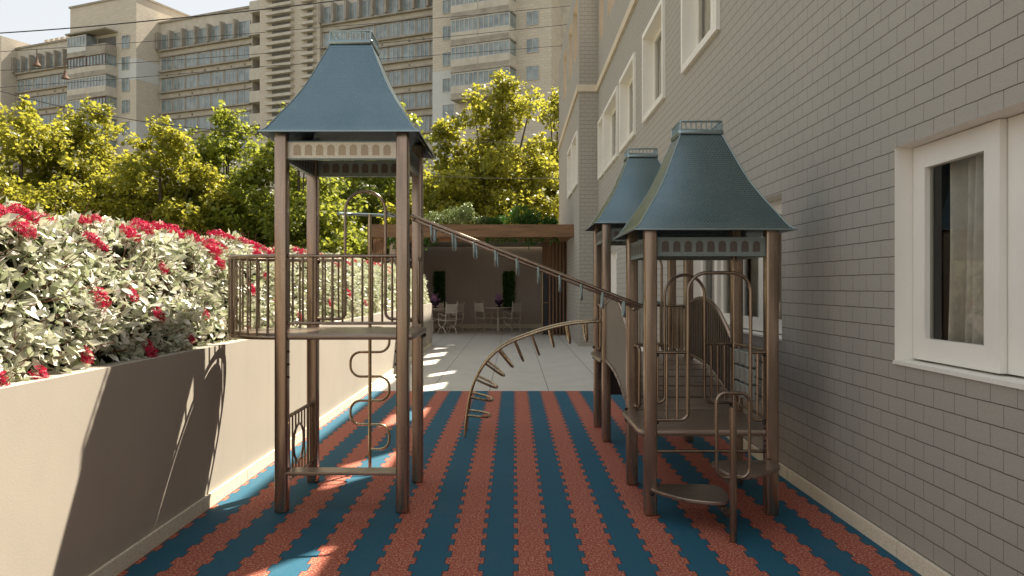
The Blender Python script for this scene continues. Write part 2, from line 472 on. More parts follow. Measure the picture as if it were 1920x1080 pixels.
# ------------------------------------------------------------------ the grey brick building on the right
WX, PX_, PY0, PY1 = 2.14, 1.653, 19.8, 28.5
TOP = 9.62; BACK = 9.0; YN, YF = -3.0, 34.0
bld = thing('brick_building', 'long grey brick building with white framed windows beside the play towers', 'building', (WX+2, 12, 0))
GROUND_WIN = [(1.24, 4.39, 1.088, 2.279), (6.24, 9.40, 1.088, 2.25), (16.2, 17.3, 1.088, 2.25)]
DOOR = (11.7, 14.3, .03, 2.25)
UP_WIN = [(2.1, 3.7, 4.25, 5.52), (5.1, 6.65, 4.25, 5.52), (8.18, 9.72, 4.25, 5.52), (11.1, 12.69, 4.25, 5.52), (13.76, 15.47, 4.25, 5.52), (16.03, 18.2, 4.25, 5.52), (18.55, 19.45, 4.25, 5.52)]
LOGGIA = [(c-.6, c+.6, 7.55, 9.05) for c in (4.2, 6.8, 9.4, 12.0, 14.6, 17.2)]+[(18.65, 19.5, 7.55, 9.05)]  # nearer openings unseen, spaced so sun patches land on the court floor
P_UP = [(20.2, 21.65, 4.22, 5.44), (22.0, 23.5, 4.22, 5.44)]
P_LOG = [(20.3, 21.7, 7.55, 9.05), (22.1, 23.5, 7.55, 9.05), (24.4, 25.9, 7.55, 9.05)]

def wall_holes(mb, x, y0, y1, z0, z1, holes):
    ys = sorted({y0, y1, *[h[0] for h in holes], *[h[1] for h in holes]}); zs = sorted({z0, z1, *[h[2] for h in holes], *[h[3] for h in holes]})
    for a, b in zip(ys, ys[1:]):
        for c, d in zip(zs, zs[1:]):
            my, mz = (a+b)/2, (c+d)/2
            if any(h[0] < my < h[1] and h[2] < mz < h[3] for h in holes): continue
            mb.quad((x, b, c), (x, a, c), (x, a, d), (x, b, d))
wb = MB()
wall_holes(wb, WX, YN, PY0, 0, TOP, GROUND_WIN+[DOOR]+UP_WIN+LOGGIA)
wall_holes(wb, PX_, PY0, PY1, 0, TOP, P_UP+P_LOG)
wb.quad((PX_, PY0, 0), (WX, PY0, 0), (WX, PY0, TOP), (PX_, PY0, TOP))            # the return that faces the court
wb.quad((PX_, PY1, 0), (PX_, PY1, TOP), (BACK, PY1, TOP), (BACK, PY1, 0))
wb.quad((WX, YN, 0), (WX, YN, TOP), (BACK, YN, TOP), (BACK, YN, 0))
wb.quad((BACK, YN, 0), (BACK, YN, 6.7), (BACK, PY1, 6.7), (BACK, PY1, 0))
# parapet: inner face and coping of the loggia wall; open roof terrace added behind it lets sun through
wall_holes(wb, WX+.26, YN, PY0, 6.7, TOP, LOGGIA)
wall_holes(wb, PX_+.26, PY0+.0, PY1, 6.7, TOP, P_LOG)
wb.quad((WX, YN, TOP), (WX+.26, YN, TOP), (WX+.26, PY0, TOP), (WX, PY0, TOP))
wb.quad((PX_, PY0, TOP), (PX_+.26, PY0, TOP), (PX_+.26, PY1, TOP), (PX_, PY1, TOP))
wb.build('brick_wall', M_BRICK, bld, smooth=False)
MB().quad((WX+.01, YN, 6.7), (BACK, YN, 6.7), (BACK, PY1, 6.7), (WX+.01, PY1, 6.7)).build('terrace_roof', M_PLASTER, bld, smooth=False)
def reveal(mb, x, h, d):
    y0, y1, z0, z1 = h
    mb.quad((x, y0, z0), (x+d, y0, z0), (x+d, y0, z1), (x, y0, z1)); mb.quad((x, y1, z0), (x, y1, z1), (x+d, y1, z1), (x+d, y1, z0))
    mb.quad((x, y0, z0), (x, y1, z0), (x+d, y1, z0), (x+d, y0, z0)); mb.quad((x, y0, z1), (x+d, y0, z1), (x+d, y1, z1), (x, y1, z1))
for hs, x in ((LOGGIA, WX), (P_LOG, PX_)):
    for h in hs:
        rv = MB(); reveal(rv, x, h, .26)
        rv.build('loggia_opening', M_TAN, bld, smooth=False)
sc = MB()
sc.box(WX-.05, WX+.001, YN, PY0-.05, 6.44, 6.61); sc.box(PX_-.05, WX+.0, PY0-.05, PY0+.001, 6.44, 6.61); sc.box(PX_-.05, PX_+.001, PY0+.001, PY1, 6.44, 6.61)
sc.build('string_course', M_STRING, bld, smooth=False)
sk = MB()
y = -2.62
while y < PY0-.1:
    y1 = min(y+.865, PY0)
    if DOOR[0]-.3 < y < DOOR[1]:
        if sk.v: sk.build('skirting', M_GRANITE, bld, smooth=False); sk = MB()
    else: sk.box(2.118, 2.139, y+.004, y1-.003, .002, .089)
    y += .868
sk.build('skirting', M_GRANITE, bld, smooth=False)

def upper_window(x, h):
    y0, y1, z0, z1 = h; t = .085; o = .045
    m = MB()   # trim proud of the brick, then the white reveal
    m.box(x-o, x-.001, y0-t, y0, z0-t, z1+t); m.box(x-o, x-.001, y1, y1+t, z0-t, z1+t)
    m.box(x-o, x-.001, y0, y1, z0-t, z0); m.box(x-o, x-.001, y0, y1, z1, z1+t)
    reveal(m, x-.001, h, .2)
    w = m.build('window', M_WHITE, bld, smooth=False)
    s = MB(); f = .07; xm = x+.13; ym = (y0+y1)/2
    for a, b in ((y0, ym), (ym, y1)):
        s.box(xm, xm+.05, a, a+f, z0, z1); s.box(xm, xm+.05, b-f, b, z0, z1); s.box(xm+.001, xm+.049, a+f, b-f, z0, z0+f); s.box(xm+.001, xm+.049, a+f, b-f, z1-f, z1)
    s.build('sash', M_WHITE, w, smooth=False)
    MB().quad((xm+.02, y1, z0), (xm+.02, y0, z0), (xm+.02, y0, z1), (xm+.02, y1, z1)).build('pane', M_GLASS, w, smooth=False)
    r_ = MB(); r_.box(x+.22, x+1.2, y0, y1, z0, z1); r_.f.pop(); r_.m.pop()
    r_.build('room_lining', M_DARKROOM, w, smooth=False)
    curtain(x+.26, y0, y0+.5, z0+.02, z1-.02, w); curtain(x+.26, y1-.5, y1, z0+.02, z1-.02, w)
def curtain(x, y0, y1, z0, z1, parent, seed=0):
    n = int((y1-y0)/.012)+2; m = MB(); vs_ = []; fs_ = []
    rg = random.Random(seed+int(y0*100))
    ph = rg.random()*6
    for i in range(n+1):
        y_ = y0+(y1-y0)*i/n
        a = math.sin(y_*46+ph+1.3*math.sin(y_*9))*.055+math.sin(y_*21+ph*2)*.022
        for j in range(7):
            z_ = z0+(z1-z0)*j/6
            vs_.append((x+a*(1-.35*j/6), y_+.012*math.sin(j*.8+y_*14), z_))
    for i in range(n):
        for j in range(6): fs_.append((i*7+j, (i+1)*7+j, (i+1)*7+j+1, i*7+j+1))
    m.add(vs_, fs_); return m.build('curtain', M_CURTAIN, parent, angle=180)
for h in UP_WIN[1:]: upper_window(WX, h)
for h in P_UP: upper_window(PX_, h)

def ground_window(h, first=False):
    y0, y1, z0, z1 = h
    m = MB(); reveal(m, WX-.002, h, .22)
    # slim trim that ends flush with the brick, and the sill
    m.box(WX-.012, WX-.003, y0-.012, y1+.004, z0-.018, z0-.0005)
    w = m.build('window', M_WHITE, bld, smooth=False)
    n = max(1, round((y1-y0)/.86)); wd = (y1-y0)/n
    for k in range(n):
        b = y1-k*wd; a = b-wd; xm = WX+(.10 if k % 2 == 0 else .135)
        s = MB(); st, rl = .125, .125
        s.box(xm, xm+.045, a+.003, a+st, z0+.012, z1-.004); s.box(xm, xm+.045, b-st, b-.003, z0+.012, z1-.004)
        s.box(xm+.0008, xm+.0442, a+st, b-st, z0+.012, z0+.012+rl*.95); s.box(xm+.0008, xm+.0442, a+st, b-st, z1-.004-rl, z1-.004)
        sh = s.build('sash', M_WHITE, w, smooth=False)
        MB().quad((xm+.03, b-st+.01, z0+.1), (xm+.03, a+st-.01, z0+.1), (xm+.03, a+st-.01, z1-.1), (xm+.03, b-st+.01, z1-.1)).build('pane', M_GLASS, w, smooth=False)
    r_ = MB(); r_.box(WX+.218, WX+2.2, y0-.3, y1+.3, z0-.25, z1+.25); r_.f.pop(); r_.m.pop()
    r_.build('room_lining', M_DARKROOM, w, smooth=False)
    yy = y1-.12; k = 0
    while yy > y0+.2:
        curtain(WX+.27, max(y0, yy-.62), yy-.02, z0-.15, z1+.1, w, k); yy -= .74 if k % 2 else .66; k += 1
for h in GROUND_WIN: ground_window(h)
# glazed white double door in the building
y0, y1, z0, z1 = DOOR
m = MB(); reveal(m, WX-.002, DOOR, .2); dr = m.build('door', M_WHITE, bld, smooth=False)
for a, b, hy in ((y0, (y0+y1)/2, 1), ((y0+y1)/2, y1, 0)):
    s = MB(); xm = WX+.09
    s.box(xm, xm+.045, a+.003, a+.13, z0, z1-.01); s.box(xm, xm+.045, b-.13, b-.003, z0, z1-.01)
    s.box(xm+.001, xm+.044, a+.13, b-.13, z0, z0+.42); s.box(xm+.001, xm+.044, a+.13, b-.13, z1-.14, z1-.01)
    s.build('door_leaf', M_WHITE, dr, smooth=False)
    MB().quad((xm+.02, b-.12, z0+.4), (xm+.02, a+.12, z0+.4), (xm+.02, a+.12, z1-.12), (xm+.02, b-.12, z1-.12)).build('pane', M_GLASS, dr, smooth=False)
    yc = b-.065 if hy else a+.065
    MB().tube(fillet([(xm, yc, .75), (xm-.06, yc, .75), (xm-.06, yc, 1.55), (xm, yc, 1.55)], .02), .012).build('handle', M_TEAL, dr)
r_ = MB(); r_.box(WX+.201, WX+2.2, y0-.3, y1+.3, -.02, z1+.25); r_.f.pop(); r_.m.pop()
r_.build('room_lining', M_DARKROOM, dr, smooth=False)

# ------------------------------------------------------------------ play towers
PH = .0414
PROF = [(.5228, 0), (.502, .011), (.482, .034), (.4543, .075), (.408, .148), (.363, .2165), (.308, .310), (.27, .385), (.236, .461), (.195, .560), (.165, .630), (.141, .691)]
def interp_prof(n=30):
    zs = [p[1] for p in PROF]; rs = [p[0] for p in PROF]; out = []
    for i in range(n+1):
        z = zs[-1]*i/n
        for k in range(len(zs)-1):
            if zs[k] <= z <= zs[k+1]+1e-9: break
        t = (z-zs[k])/(zs[k+1]-zs[k])
        def sl(j):
            j0, j1 = max(0, j-1), min(len(zs)-1, j+1)
            return (rs[j1]-rs[j0])/(zs[j1]-zs[j0])
        h = zs[k+1]-zs[k]
        r = (2*t**3-3*t*t+1)*rs[k]+(t**3-2*t*t+t)*h*sl(k)+(-2*t**3+3*t*t)*rs[k+1]+(t**3-t*t)*h*sl(k+1)
        out.append((r, z))
    return out
RP = interp_prof()
SX = [-1+.2*i for i in range(11)]
def roof_mesh(parent, cx, cy, ez):
    o_ = base_of(parent)
    vs_, fs_, uv = [], [], []
    for side in range(4):
        rot = Matrix.Rotation(side*PI/2, 2)
        for shell, off in ((0, 0), (1, .012)):
            n0 = len(vs_); arc = 0; prev = None
            for r, z in RP:
                if prev: arc += math.hypot(r-prev[0], z-prev[1])
                prev = (r, z)
                rr = max(.02, r-off)
                for sx in SX:
                    sw = .020*(1-sx*sx)*math.sin(PI*min(1, z/.691))**.7*(rr/.4) if 0 < z < .69 else 0
                    q = rot @ Vector((sx*rr, -rr-sw))
                    vs_.append((cx+q.x-o_.x, cy+q.y-o_.y, ez+z-(off*.4)-o_.z)); uv.append((sx*rr, arc))
            for i in range(len(RP)-1):
                nx = len(SX)
                for k in range(nx-1):
                    a = n0+i*nx+k
                    f = (a, a+1, a+nx+1, a+nx)
                    fs_.append(f if shell == 0 else tuple(reversed(f)))
    me = bpy.data.meshes.new('roof'); me.from_pydata(vs_, [], fs_); me.materials.append(M_ROOF)
    ul = me.uv_layers.new(name='UVMap')
    for l in me.loops: ul.data[l.index].uv = uv[l.vertex_index]
    me.polygons.foreach_set('use_smooth', [True]*len(me.polygons)); me.update()
    rf = bpy.data.objects.new('roof', me); C.objects.link(rf); rf.parent = parent
    t = MB()
    for sx, sy in ((1, 1), (1, -1), (-1, 1), (-1, -1)):
        t.tube([(cx+sx*r, cy+sy*r, ez+z+.001) for r, z in RP], .0042, 6)
    e = RP[0][0]
    t.tube([(cx-e, cy-e, ez), (cx+e, cy-e, ez), (cx+e, cy+e, ez), (cx-e, cy+e, ez)], .0055, 6, True)
    t.build('roof_edge', M_TRIM, rf)
    c = MB(); zt = ez+.691
    c.prism(rsq(cx, cy, .156, .02), zt-.006, zt+.024, bev=.006)
    c.build('roof_ledge', M_TRIM, rf)
    g = MB(); gh = .142; zr = zt+.083
    g.tube(fillet([(cx-gh, cy-gh, zr), (cx+gh, cy-gh, zr), (cx+gh, cy+gh, zr), (cx-gh, cy+gh, zr)], .012, 3, True), .0075, 8, True)
    for k in range(-4, 5):
        q = gh*k/4
        for a, b in ((q, -gh), (q, gh)) + (((-gh, q), (gh, q)) if abs(k) < 4 else ()):
            g.tube([(cx+a, cy+b, zt+.02), (cx+a, cy+b, zr)], .0042 if abs(k) < 4 else .006, 6)
    g.build('roof_railing', M_TRIM, rf)
    return rf

def frieze(parent, cx, cy, half, ez, side, bounce):
    """arcaded panel between two posts on one side (0 front, 1 right, 2 back, 3 left)"""
    rot = Matrix.Rotation(side*PI/2, 2)
    def T(u, d, z):
        q = rot @ Vector((u, -d)); return (cx+q.x, cy+q.y, z)
    z1, z0 = ez-.045, ez-.168; w = half-PH; d = half
    def tbox(mb, u0, u1, d0, d1, za, zb):
        P = [T(u0, d1, za), T(u1, d1, za), T(u1, d0, za), T(u0, d0, za), T(u0, d1, zb), T(u1, d1, zb), T(u1, d0, zb), T(u0, d0, zb)]
        mb.add(P, [(0,3,2,1),(4,5,6,7),(0,1,5,4),(1,2,6,5),(2,3,7,6),(3,0,4,7)])
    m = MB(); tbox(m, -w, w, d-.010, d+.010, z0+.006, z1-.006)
    fz = m.build('frieze', M_FRZ_BOUNCE if bounce else M_FRZ, parent, smooth=False)
    m = MB()
    tbox(m, -w, w, d-.014, d+.016, z0, z0+.008); tbox(m, -w, w, d-.014, d+.016, z1-.008, z1)
    m.build('frame', M_RFRAME, fz, smooth=False)
    m = MB(); aw = .0245
    for k in range(9):
        u = (k-4)*.0748
        za, zb = z0+.028, z0+.076
        for dd in (d+.0115, d-.0115):
            pts = [(u-aw, za), (u+aw, za)]+[(u+aw*math.cos(t*PI/8), zb+aw*math.sin(t*PI/8)) for t in range(9)]
            P = [T(a, dd, b) for a, b in pts]
            m.add(P, [tuple(range(len(P)))] if dd > d else [tuple(reversed(range(len(P))))])
    m.build('arch_pattern', M_ARCH_BOUNCE if bounce else M_ARCH, fz, smooth=False)

def bracket(mb, p, r=.011): mb.ball(p, r, 0, 8, 6)

def tower(label, cx, cy, half, ez, deck, bounce=()):
    t = thing('play_tower', label, 'play tower', (cx, cy, 0), 0, 'roofed play towers')
    for sx in (-1, 1):
        for sy in (-1, 1):
            m = MB(); m.prism(rsq(cx+sx*half, cy+sy*half, PH, .013), .004, ez+.07, bev=.003)
            m.build('post', M_POST, t)
    roof_mesh(t, cx, cy, ez)
    for s in range(4): frieze(t, cx, cy, half, ez, s, s in bounce)
    return t

def hoop_panel(parent, y, xa, xb, l, r, zb, zr, zt, rtop, nl, nr, name='hoop_gate', rb=.0115, rbot=.05):
    """tube that runs in from each post, turns up and over as an arch, with a rail and bars on each side of it"""
    m = MB()
    path = fillet([(xa, y, zb), (l, y, zb), (l, y, zt), (r, y, zt), (r, y, zb), (xb, y, zb)], [0, rbot, rtop, rtop, rbot, 0], 10)
    m.tube(path, rb, 12)
    h = m.build(name, M_TUBE, parent)
    m = MB()
    for a, b, n in ((xa, l, nl), (r, xb, nr)):
        if n == 0: continue
        m = MB(); m.tube([(a, y, zr), (b, y, zr)], rb*.92, 10)
        for k in range(n):
            x = a+(b-a)*(k+1)/(n+1)
            m.tube([(x, y, zb+.004), (x, y, zr)], .0072, 8)
        m.build('side_rail', M_TUBE, h)
    m = MB()
    for x, d in ((xa, 1), (xb, -1)):
        for z in (zb, zr): bracket(m, (x+d*.006, y-.006, z-.016))
    m.build('bracket', M_BOLT, h)
    return h

def grab_handle(parent, x, y, z0, z1, d):
    m = MB(); dx, dy = d
    m.tube(fillet([(x, y, z0), (x+dx, y+dy, z0), (x+dx, y+dy, z1), (x, y, z1)], .035, 6), .0125, 10)
    m.ball((x+dx*.12, y+dy*.12, z0), .018); m.ball((x+dx*.12, y+dy*.12, z1), .018)
    return m.build('grab_handle', M_TUBE, parent)

# ---- tall tower on the left
LX, LY, LH, LE, LD = -1.1415, 5.622, .4028, 2.516, 1.190
tl = tower('tall left play tower with a bow fronted balcony, bench and highest roof', LX, LY, LH, LE, LD, bounce=(0,))
x0, x1 = LX-LH-PH, LX+LH+PH; yf, yb = LY-LH, LY+LH
m = MB(); m.prism([(x0+.005, yf-.02), (x1+.02, yf-.02), (x1+.028, yf+.02), (x1+.028, yb-.02), (x1+.02, yb+.02), (x0+.005, yb+.02)], LD-.042, LD, bev=.012)
m.build('deck', M_DECK, tl)
def half_ring(z, rx, ry, n=28):
    return [(LX-LH-.02-rx*math.sin(PI*k/n), LY-ry*math.cos(PI*k/n), z) for k in range(n+1)]
bal = MB(); bal.tube(half_ring(1.705, .455, .40), .0135, 10)
bal = bal.build('balcony', M_TUBE, tl)
m = MB(); m.tube(half_ring(LD-.030, .462, .405), .0135, 10); m.build('balcony_ring', M_TUBE, bal)
m = MB(); pts = [(p[0], p[1]) for p in half_ring(0, .425, .365)]
m.prism(list(reversed(pts)), LD-.034, LD, bev=.008); m.build('balcony_floor', M_DECK, bal)
m = MB()
for k in range(1, 18):
    a = PI*k/18
    x = LX-LH-.02-.457*math.sin(a); y = LY-.401*math.cos(a)
    m.tube([(x, y, LD-.03), (x, y, 1.705)], .0078, 8)
m.build('baluster_row', M_TUBE, bal)
m = MB(); m.tube([(x0+.06, yf, 1.706), (x1-.06, yf, 1.706)], .0118, 10); m.tube([(x0+.06, yf, 1.258), (x1-.06, yf, 1.258)], .0105, 10)
rl = m.build('front_railing', M_TUBE, tl)
m = MB()
for k in range(11):
    x = x0+.083+.03+k*(LH*2-PH*2-.06)/10
    m.tube([(x, yf, 1.258), (x, yf, 1.706)], .0075, 8)
m.build('baluster_row', M_TUBE, rl)
hoop_panel(tl, yb, LX-LH+PH, LX+LH-PH, LX-.155, LX+.155, 1.254, 1.705, 2.235, .152, 3, 3)
# lower side panel with its ring, on the left
m = MB(); xs = LX-LH
m.tube([(xs, yf+PH, .612), (xs, yb-PH, .612)], .0135, 10)
bracket(m, (xs, yf+PH+.008, .594)); bracket(m, (xs, yb-PH-.008, .594))
pn = m.build('lower_panel', M_TUBE, tl)
m = MB(); m.tube([(xs, yf+PH, .168), (xs, yb-PH, .168)], .0115, 10); bracket(m, (xs, yb-PH-.008, .150)); m.build('bottom_rail', M_TUBE, pn)
m = MB()
for k in range(9):
    y = LY+(k-4)*.078
    q = .128**2-(y-LY)**2
    if q <= 0: m.tube([(xs, y, .168), (xs, y, .612)], .0062, 8)
    else:
        s_ = math.sqrt(q); m.tube([(xs, y, .168), (xs, y, .388-s_)], .0062, 8); m.tube([(xs, y, .388+s_), (xs, y, .612)], .0062, 8)
m.build('baluster_row', M_TUBE, pn)
m = MB(); m.tube([(xs, LY+.13*math.cos(2*PI*k/28), .388+.13*math.sin(2*PI*k/28)) for k in range(28)], .009, 8, True)
m.build('ring', M_TUBE, pn)
m = MB(); m.prism([(x0+.075, yf-.045), (x1-.075, yf-.045), (x1-.083, yf+.10), (x0+.083, yf+.10)], .252, .274, bev=.008)
m.build('bench', M_DECK, tl)
grab_handle(tl, LX+LH+.022, yb-PH, 1.235, 1.715, (.0, -.075)); grab_handle(tl, LX+LH+.022, yf+PH, 1.235, 1.715, (.0, .07))
m = MB()
for px_, z in ((x1-.004, 1.135), ): m.ball((x1+.012, yb-.05, z), .018); m.box(x1-.004, x1+.012, yb-.075, yb-.025, 1.11, 1.15)
for sx in (-1, 1):
    for k in range(4): m.ball((LX+sx*(LH-PH-.006), yf-.008, .9+k*.085), .008)
m.build('deck_bolts', M_BOLT, tl)

# ---- low tower on the right
RX, RY, RH, RE, RD = 1.298, 5.556, .3982, 1.871, .559
tr = tower('low right play tower with half round steps in front of the brick wall', RX, RY, RH, RE, RD)
x0, x1 = RX-RH-PH, RX+RH+PH; yf, yb = RY-RH, RY+RH
m = MB(); m.prism([(x0-.02, yf-.018), (x1-.005, yf-.018), (x1-.005, yb+.02), (x0-.02, yb+.02), (x0-.036, yb-.06), (x0-.036, yf+.05)], RD-.042, RD, bev=.012)
m.build('deck', M_DECK, tr)
hoop_panel(tr, yf, RX-RH+PH, RX+RH-PH, 1.149, 1.563, .623, 1.0675, 1.593, .125, 2, 1)
hoop_panel(tr, yb, RX-RH+PH, RX+RH-PH, 1.151, 1.453, .62, 1.066, 1.59, .15, 3, 3)
xs = RX+RH
m = MB(); m.tube([(xs, yf+PH, 1.066), (xs, yb-PH, 1.066)], .0125, 10); m.tube([(xs, yf+PH, .62), (xs, yb-PH, .62)], .0115, 10)
for y in (yf+PH+.03, yf+.11, yf+.155, RY-.015+.15, yb-.08, yb-PH-.02): m.tube([(xs, y, .62), (xs, y, 1.066)], .0068, 8)
bracket(m, (xs, yb-PH-.008, 1.048)); bracket(m, (xs, yb-PH-.008, .602))
gp = m.build('game_panel', M_TUBE, tr)
m = MB()
for k in range(3):
    y = yb-PH-.11-k*.135
    for j in range(3):
        z = .700+j*.118
        m.lathe((xs-.004, y, z), [(.052, 0), (.058, .006), (.058, .098), (.052, .104)], 14)
m.build('turning_cylinder', M_CYL, gp)
m = MB()
for z in (.752, .870, .988): m.tube([(xs-.004, yb-PH, z), (xs-.004, yf+PH+.02, z)], .006, 6)
m.build('cross_rod', M_BOLT, gp)
grab_handle(tr, RX-RH+.02, yb-PH, .60, 1.055, (.022, -.07))
m = MB(); m.tube([(RX-RH+PH, yf, .417), (RX+RH-PH, yf, .417)], .0105, 10); m.build('lower_bar', M_TUBE, tr)
m = MB(); bracket(m, (x0-.01, yb-.05, RD-.062), .013); bracket(m, (x0-.01, yb-.05, RD+.02), .013)
for k in range(3): bracket(m, (RX+RH-PH-.006, yf-.012, RD-.07-.035*k), .008); bracket(m, (RX+RH-PH-.006, yf-.012, RD+.07-.03*k), .007)
m.build('deck_bolts', M_BOLT, tr)
# steps, their pole and hoop
def smooth_closed(P, it=2):
    for _ in range(it):
        Q = []
        for i in range(len(P)):
            a, b = P[i], P[(i+1) % len(P)]
            Q += [(a[0]*.8+b[0]*.2, a[1]*.8+b[1]*.2), (a[0]*.2+b[0]*.8, a[1]*.2+b[1]*.8)]
        P = Q
    return P
m = MB(); lowp = smooth_closed([(.87, 5.215), (.885, 5.12), (.965, 4.965), (1.065, 4.845), (1.184, 4.785), (1.29, 4.775), (1.318, 4.80), (1.372, 5.0), (1.352, 5.22)])
m.prism(lowp, .163, .187, bev=.006); s1 = m.build('step', M_DECK, tr)
m = MB(); upp = smooth_closed([(1.262, 5.095), (1.274, 4.84), (1.30, 4.69), (1.40, 4.665), (1.51, 4.735), (1.61, 4.84), (1.69, 4.935), (1.70, 5.06), (1.655, 5.10)])
m.prism(upp, .347, .373, bev=.006); s2 = m.build('step', M_DECK, tr)
m = MB(); m.box(1.26, 1.30, 4.62, 4.86, .137, .162); m.build('step_bracket', M_TUBE, s1)
m = MB(); m.box(1.275, 1.305, 4.62, 4.78, .322, .346); m.build('step_bracket', M_TUBE, s2)
m = MB(); bracket(m, (.905, 5.105, .148), .013); m.build('bolt', M_BOLT, s1)
m = MB(); m.tube([(1.289, 4.595, .003), (1.289, 4.595, .793)], .021, 14); pl = m.build('step_pole', M_TUBE, tr)
m = MB(); m.tube(fillet([(1.193, 4.60, .378), (1.387, 4.60, .378), (1.387, 4.60, .876), (1.193, 4.60, .876)], .055, 7, True), .0105, 10, True)
m.build('pole_hoop', M_TUBE, pl)

# ---- rear tower on the right
BX, BY, BH, BE, BD = 1.298, 7.99, .3982, 2.112, .809
tb = tower('rear right play tower reached by the slatted bridge', BX, BY, BH, BE, BD)
x0, x1 = BX-BH-PH, BX+BH+PH; yf2, yb2 = BY-BH, BY+BH
m = MB(); m.prism([(x0-.02, yf2-.018), (x1-.005, yf2-.018), (x1-.005, yb2+.02), (x0-.02, yb2+.02), (x0-.036, yb2-.06), (x0-.036, yf2+.05)], BD-.042, BD, bev=.012)
m.build('deck', M_DECK, tb)
hoop_panel(tb, yf2, BX-BH+PH, BX+BH-PH, 1.13, 1.437, BD+.064, BD+.507, BD+1.035, .15, 2, 3)
m = MB(); zt = BD+.49
m.tube([(BX-BH+PH, yb2, zt), (BX+BH-PH, yb2, zt)], .0118, 10); m.tube([(BX-BH+PH, yb2, BD+.06), (BX+BH-PH, yb2, BD+.06)], .0105, 10)
rr = m.build('rear_railing', M_TUBE, tb)
m = MB()
for k in range(13): m.tube([(BX-BH+PH+.03+k*.0545, yb2, BD+.06), (BX-BH+PH+.03+k*.0545, yb2, zt)], .0068, 8)
m.build('baluster_row', M_TUBE, rr)
m = MB(); m.prism([(1.36, yb2-.09), (1.62, yb2-.09), (1.62, yb2+.03), (1.36, yb2+.03)], zt+.014, zt+.05, bev=.008); m.build('shelf', M_TEAL, rr)
m = MB(); m.tube([(x1-PH, yf2+PH, zt), (x1-PH, yb2-PH, zt)], .0118, 10); m.tube([(x1-PH, yf2+PH, BD+.06), (x1-PH, yb2-PH, BD+.06)], .0105, 10)
sr = m.build('side_railing', M_TUBE, tb)
m = MB()
for k in range(11): m.tube([(x1-PH, yf2+.07+k*.066, BD+.06), (x1-PH, yf2+.07+k*.066, zt)], .0068, 8)
m.build('baluster_row', M_TUBE, sr)
m = MB(); m.box(x0+.085, x1-.085, yf2-.008, yf2+.008, .455, BD-.045); m.box(x0+.085, x1-.085, yf2-.014, yf2-.0085, .535, .545)
m.build('apron_panel', M_MAROON, tb)
m = MB(); bracket(m, (x0-.006, yb2-.05, BD-.06), .014); bracket(m, (x0-.006, yb2-.05, BD+.05), .014); bracket(m, (x0+.01, yf2+.06, BD-.02), .014)
m.build('deck_bolts', M_BOLT, tb)
grab_handle(tb, BX-BH, yb2-PH, BD+.03, BD+.5, (.02, -.07))

# ---- arched bridge between the two right towers
bY0, bY1 = yb+.02, yf2-.02
br = thing('play_bridge', 'arched slatted footbridge joining the two right hand play towers', 'play bridge', (RX, (bY0+bY1)/2, 0))
def floor_z(y):
    t = (y-bY0)/(bY1-bY0); return RD+(BD-RD)*t+.075*math.sin(PI*t)
npl = 7
for k in range(npl):
    a = bY0+(bY1-bY0)*k/npl+.015; b = bY0+(bY1-bY0)*(k+1)/npl-.015
    za, zb_ = floor_z(a), floor_z(b); m = MB(); xa, xb = RX-RH-.02, RX+RH+.02
    P = [(xa, a, za-.03), (xb, a, za-.03), (xb, b, zb_-.03), (xa, b, zb_-.03), (xa, a, za), (xb, a, za), (xb, b, zb_), (xa, b, zb_)]
    m.add(P, [(0,3,2,1),(4,5,6,7),(0,1,5,4),(1,2,6,5),(2,3,7,6),(3,0,4,7)])
    m.build('plank', M_DECK, br, smooth=False)
m = MB()
for x in (RX-.25, RX+.25): m.tube([(x, bY0+(bY1-bY0)*k/16, floor_z(bY0+(bY1-bY0)*k/16)-.05) for k in range(17)], .018, 8)
m.build('bearer', M_BOLT, br)
RAIL = [(5.99, 1.03), (6.16, 1.153), (6.454, 1.298), (6.70, 1.374), (6.889, 1.401), (7.17, 1.40), (7.38, 1.372), (7.55, 1.335)]
def rail_z(y):
    for (a, za), (b, zb_) in zip(RAIL, RAIL[1:]):
        if a <= y <= b: return za+(zb_-za)*(y-a)/(b-a)
    return RAIL[0][1] if y < RAIL[0][0] else RAIL[-1][1]
def rail_path(x, f, n=34):
    ys = [RAIL[0][0]+(RAIL[-1][0]-RAIL[0][0])*i/n for i in range(n+1)]
    zs = [f(y) for y in ys]
    for _ in range(6): zs = [zs[0]]+[(zs[i-1]+2*zs[i]+zs[i+1])/4 for i in range(1, n)]+[zs[-1]]
    return [(x, y, z) for y, z in zip(ys, zs)]
for x, solid in ((RX+RH, False), (RX-RH, True)):
    up = rail_path(x, rail_z); lo = rail_path(x, lambda y: floor_z(y)+.045-(.06 if solid else 0))
    m = MB(); m.tube(up, .0165, 10); m.tube(lo, .0155, 10)
    bracket(m, (x, RAIL[0][0], RAIL[0][1]-.02), .014); bracket(m, (x, RAIL[-1][0], RAIL[-1][1]-.022), .014)
    sd = m.build('side_barrier', M_TUBE, br)
    m = MB()
    if solid:
        for i in range(len(up)-1):
            a, b, c, d = lo[i], lo[i+1], up[i+1], up[i]
            for q, dx in ((0, -.006), (1, .006)):
                P = [(p[0]+dx, p[1], p[2]) for p in (a, b, c, d)]
                m.quad(*(P if q else reversed(P)))
        m.build('barrier_panel', M_PANEL, sd)
    else:
        for k in range(22):
            y = 6.03+k*.0715
            zlo = floor_z(y)+.045
            m.box(x-.006, x+.006, y-.019, y+.019, zlo, rail_z(y))
        m.build('baluster_row', M_SLAT, sd, smooth=False)

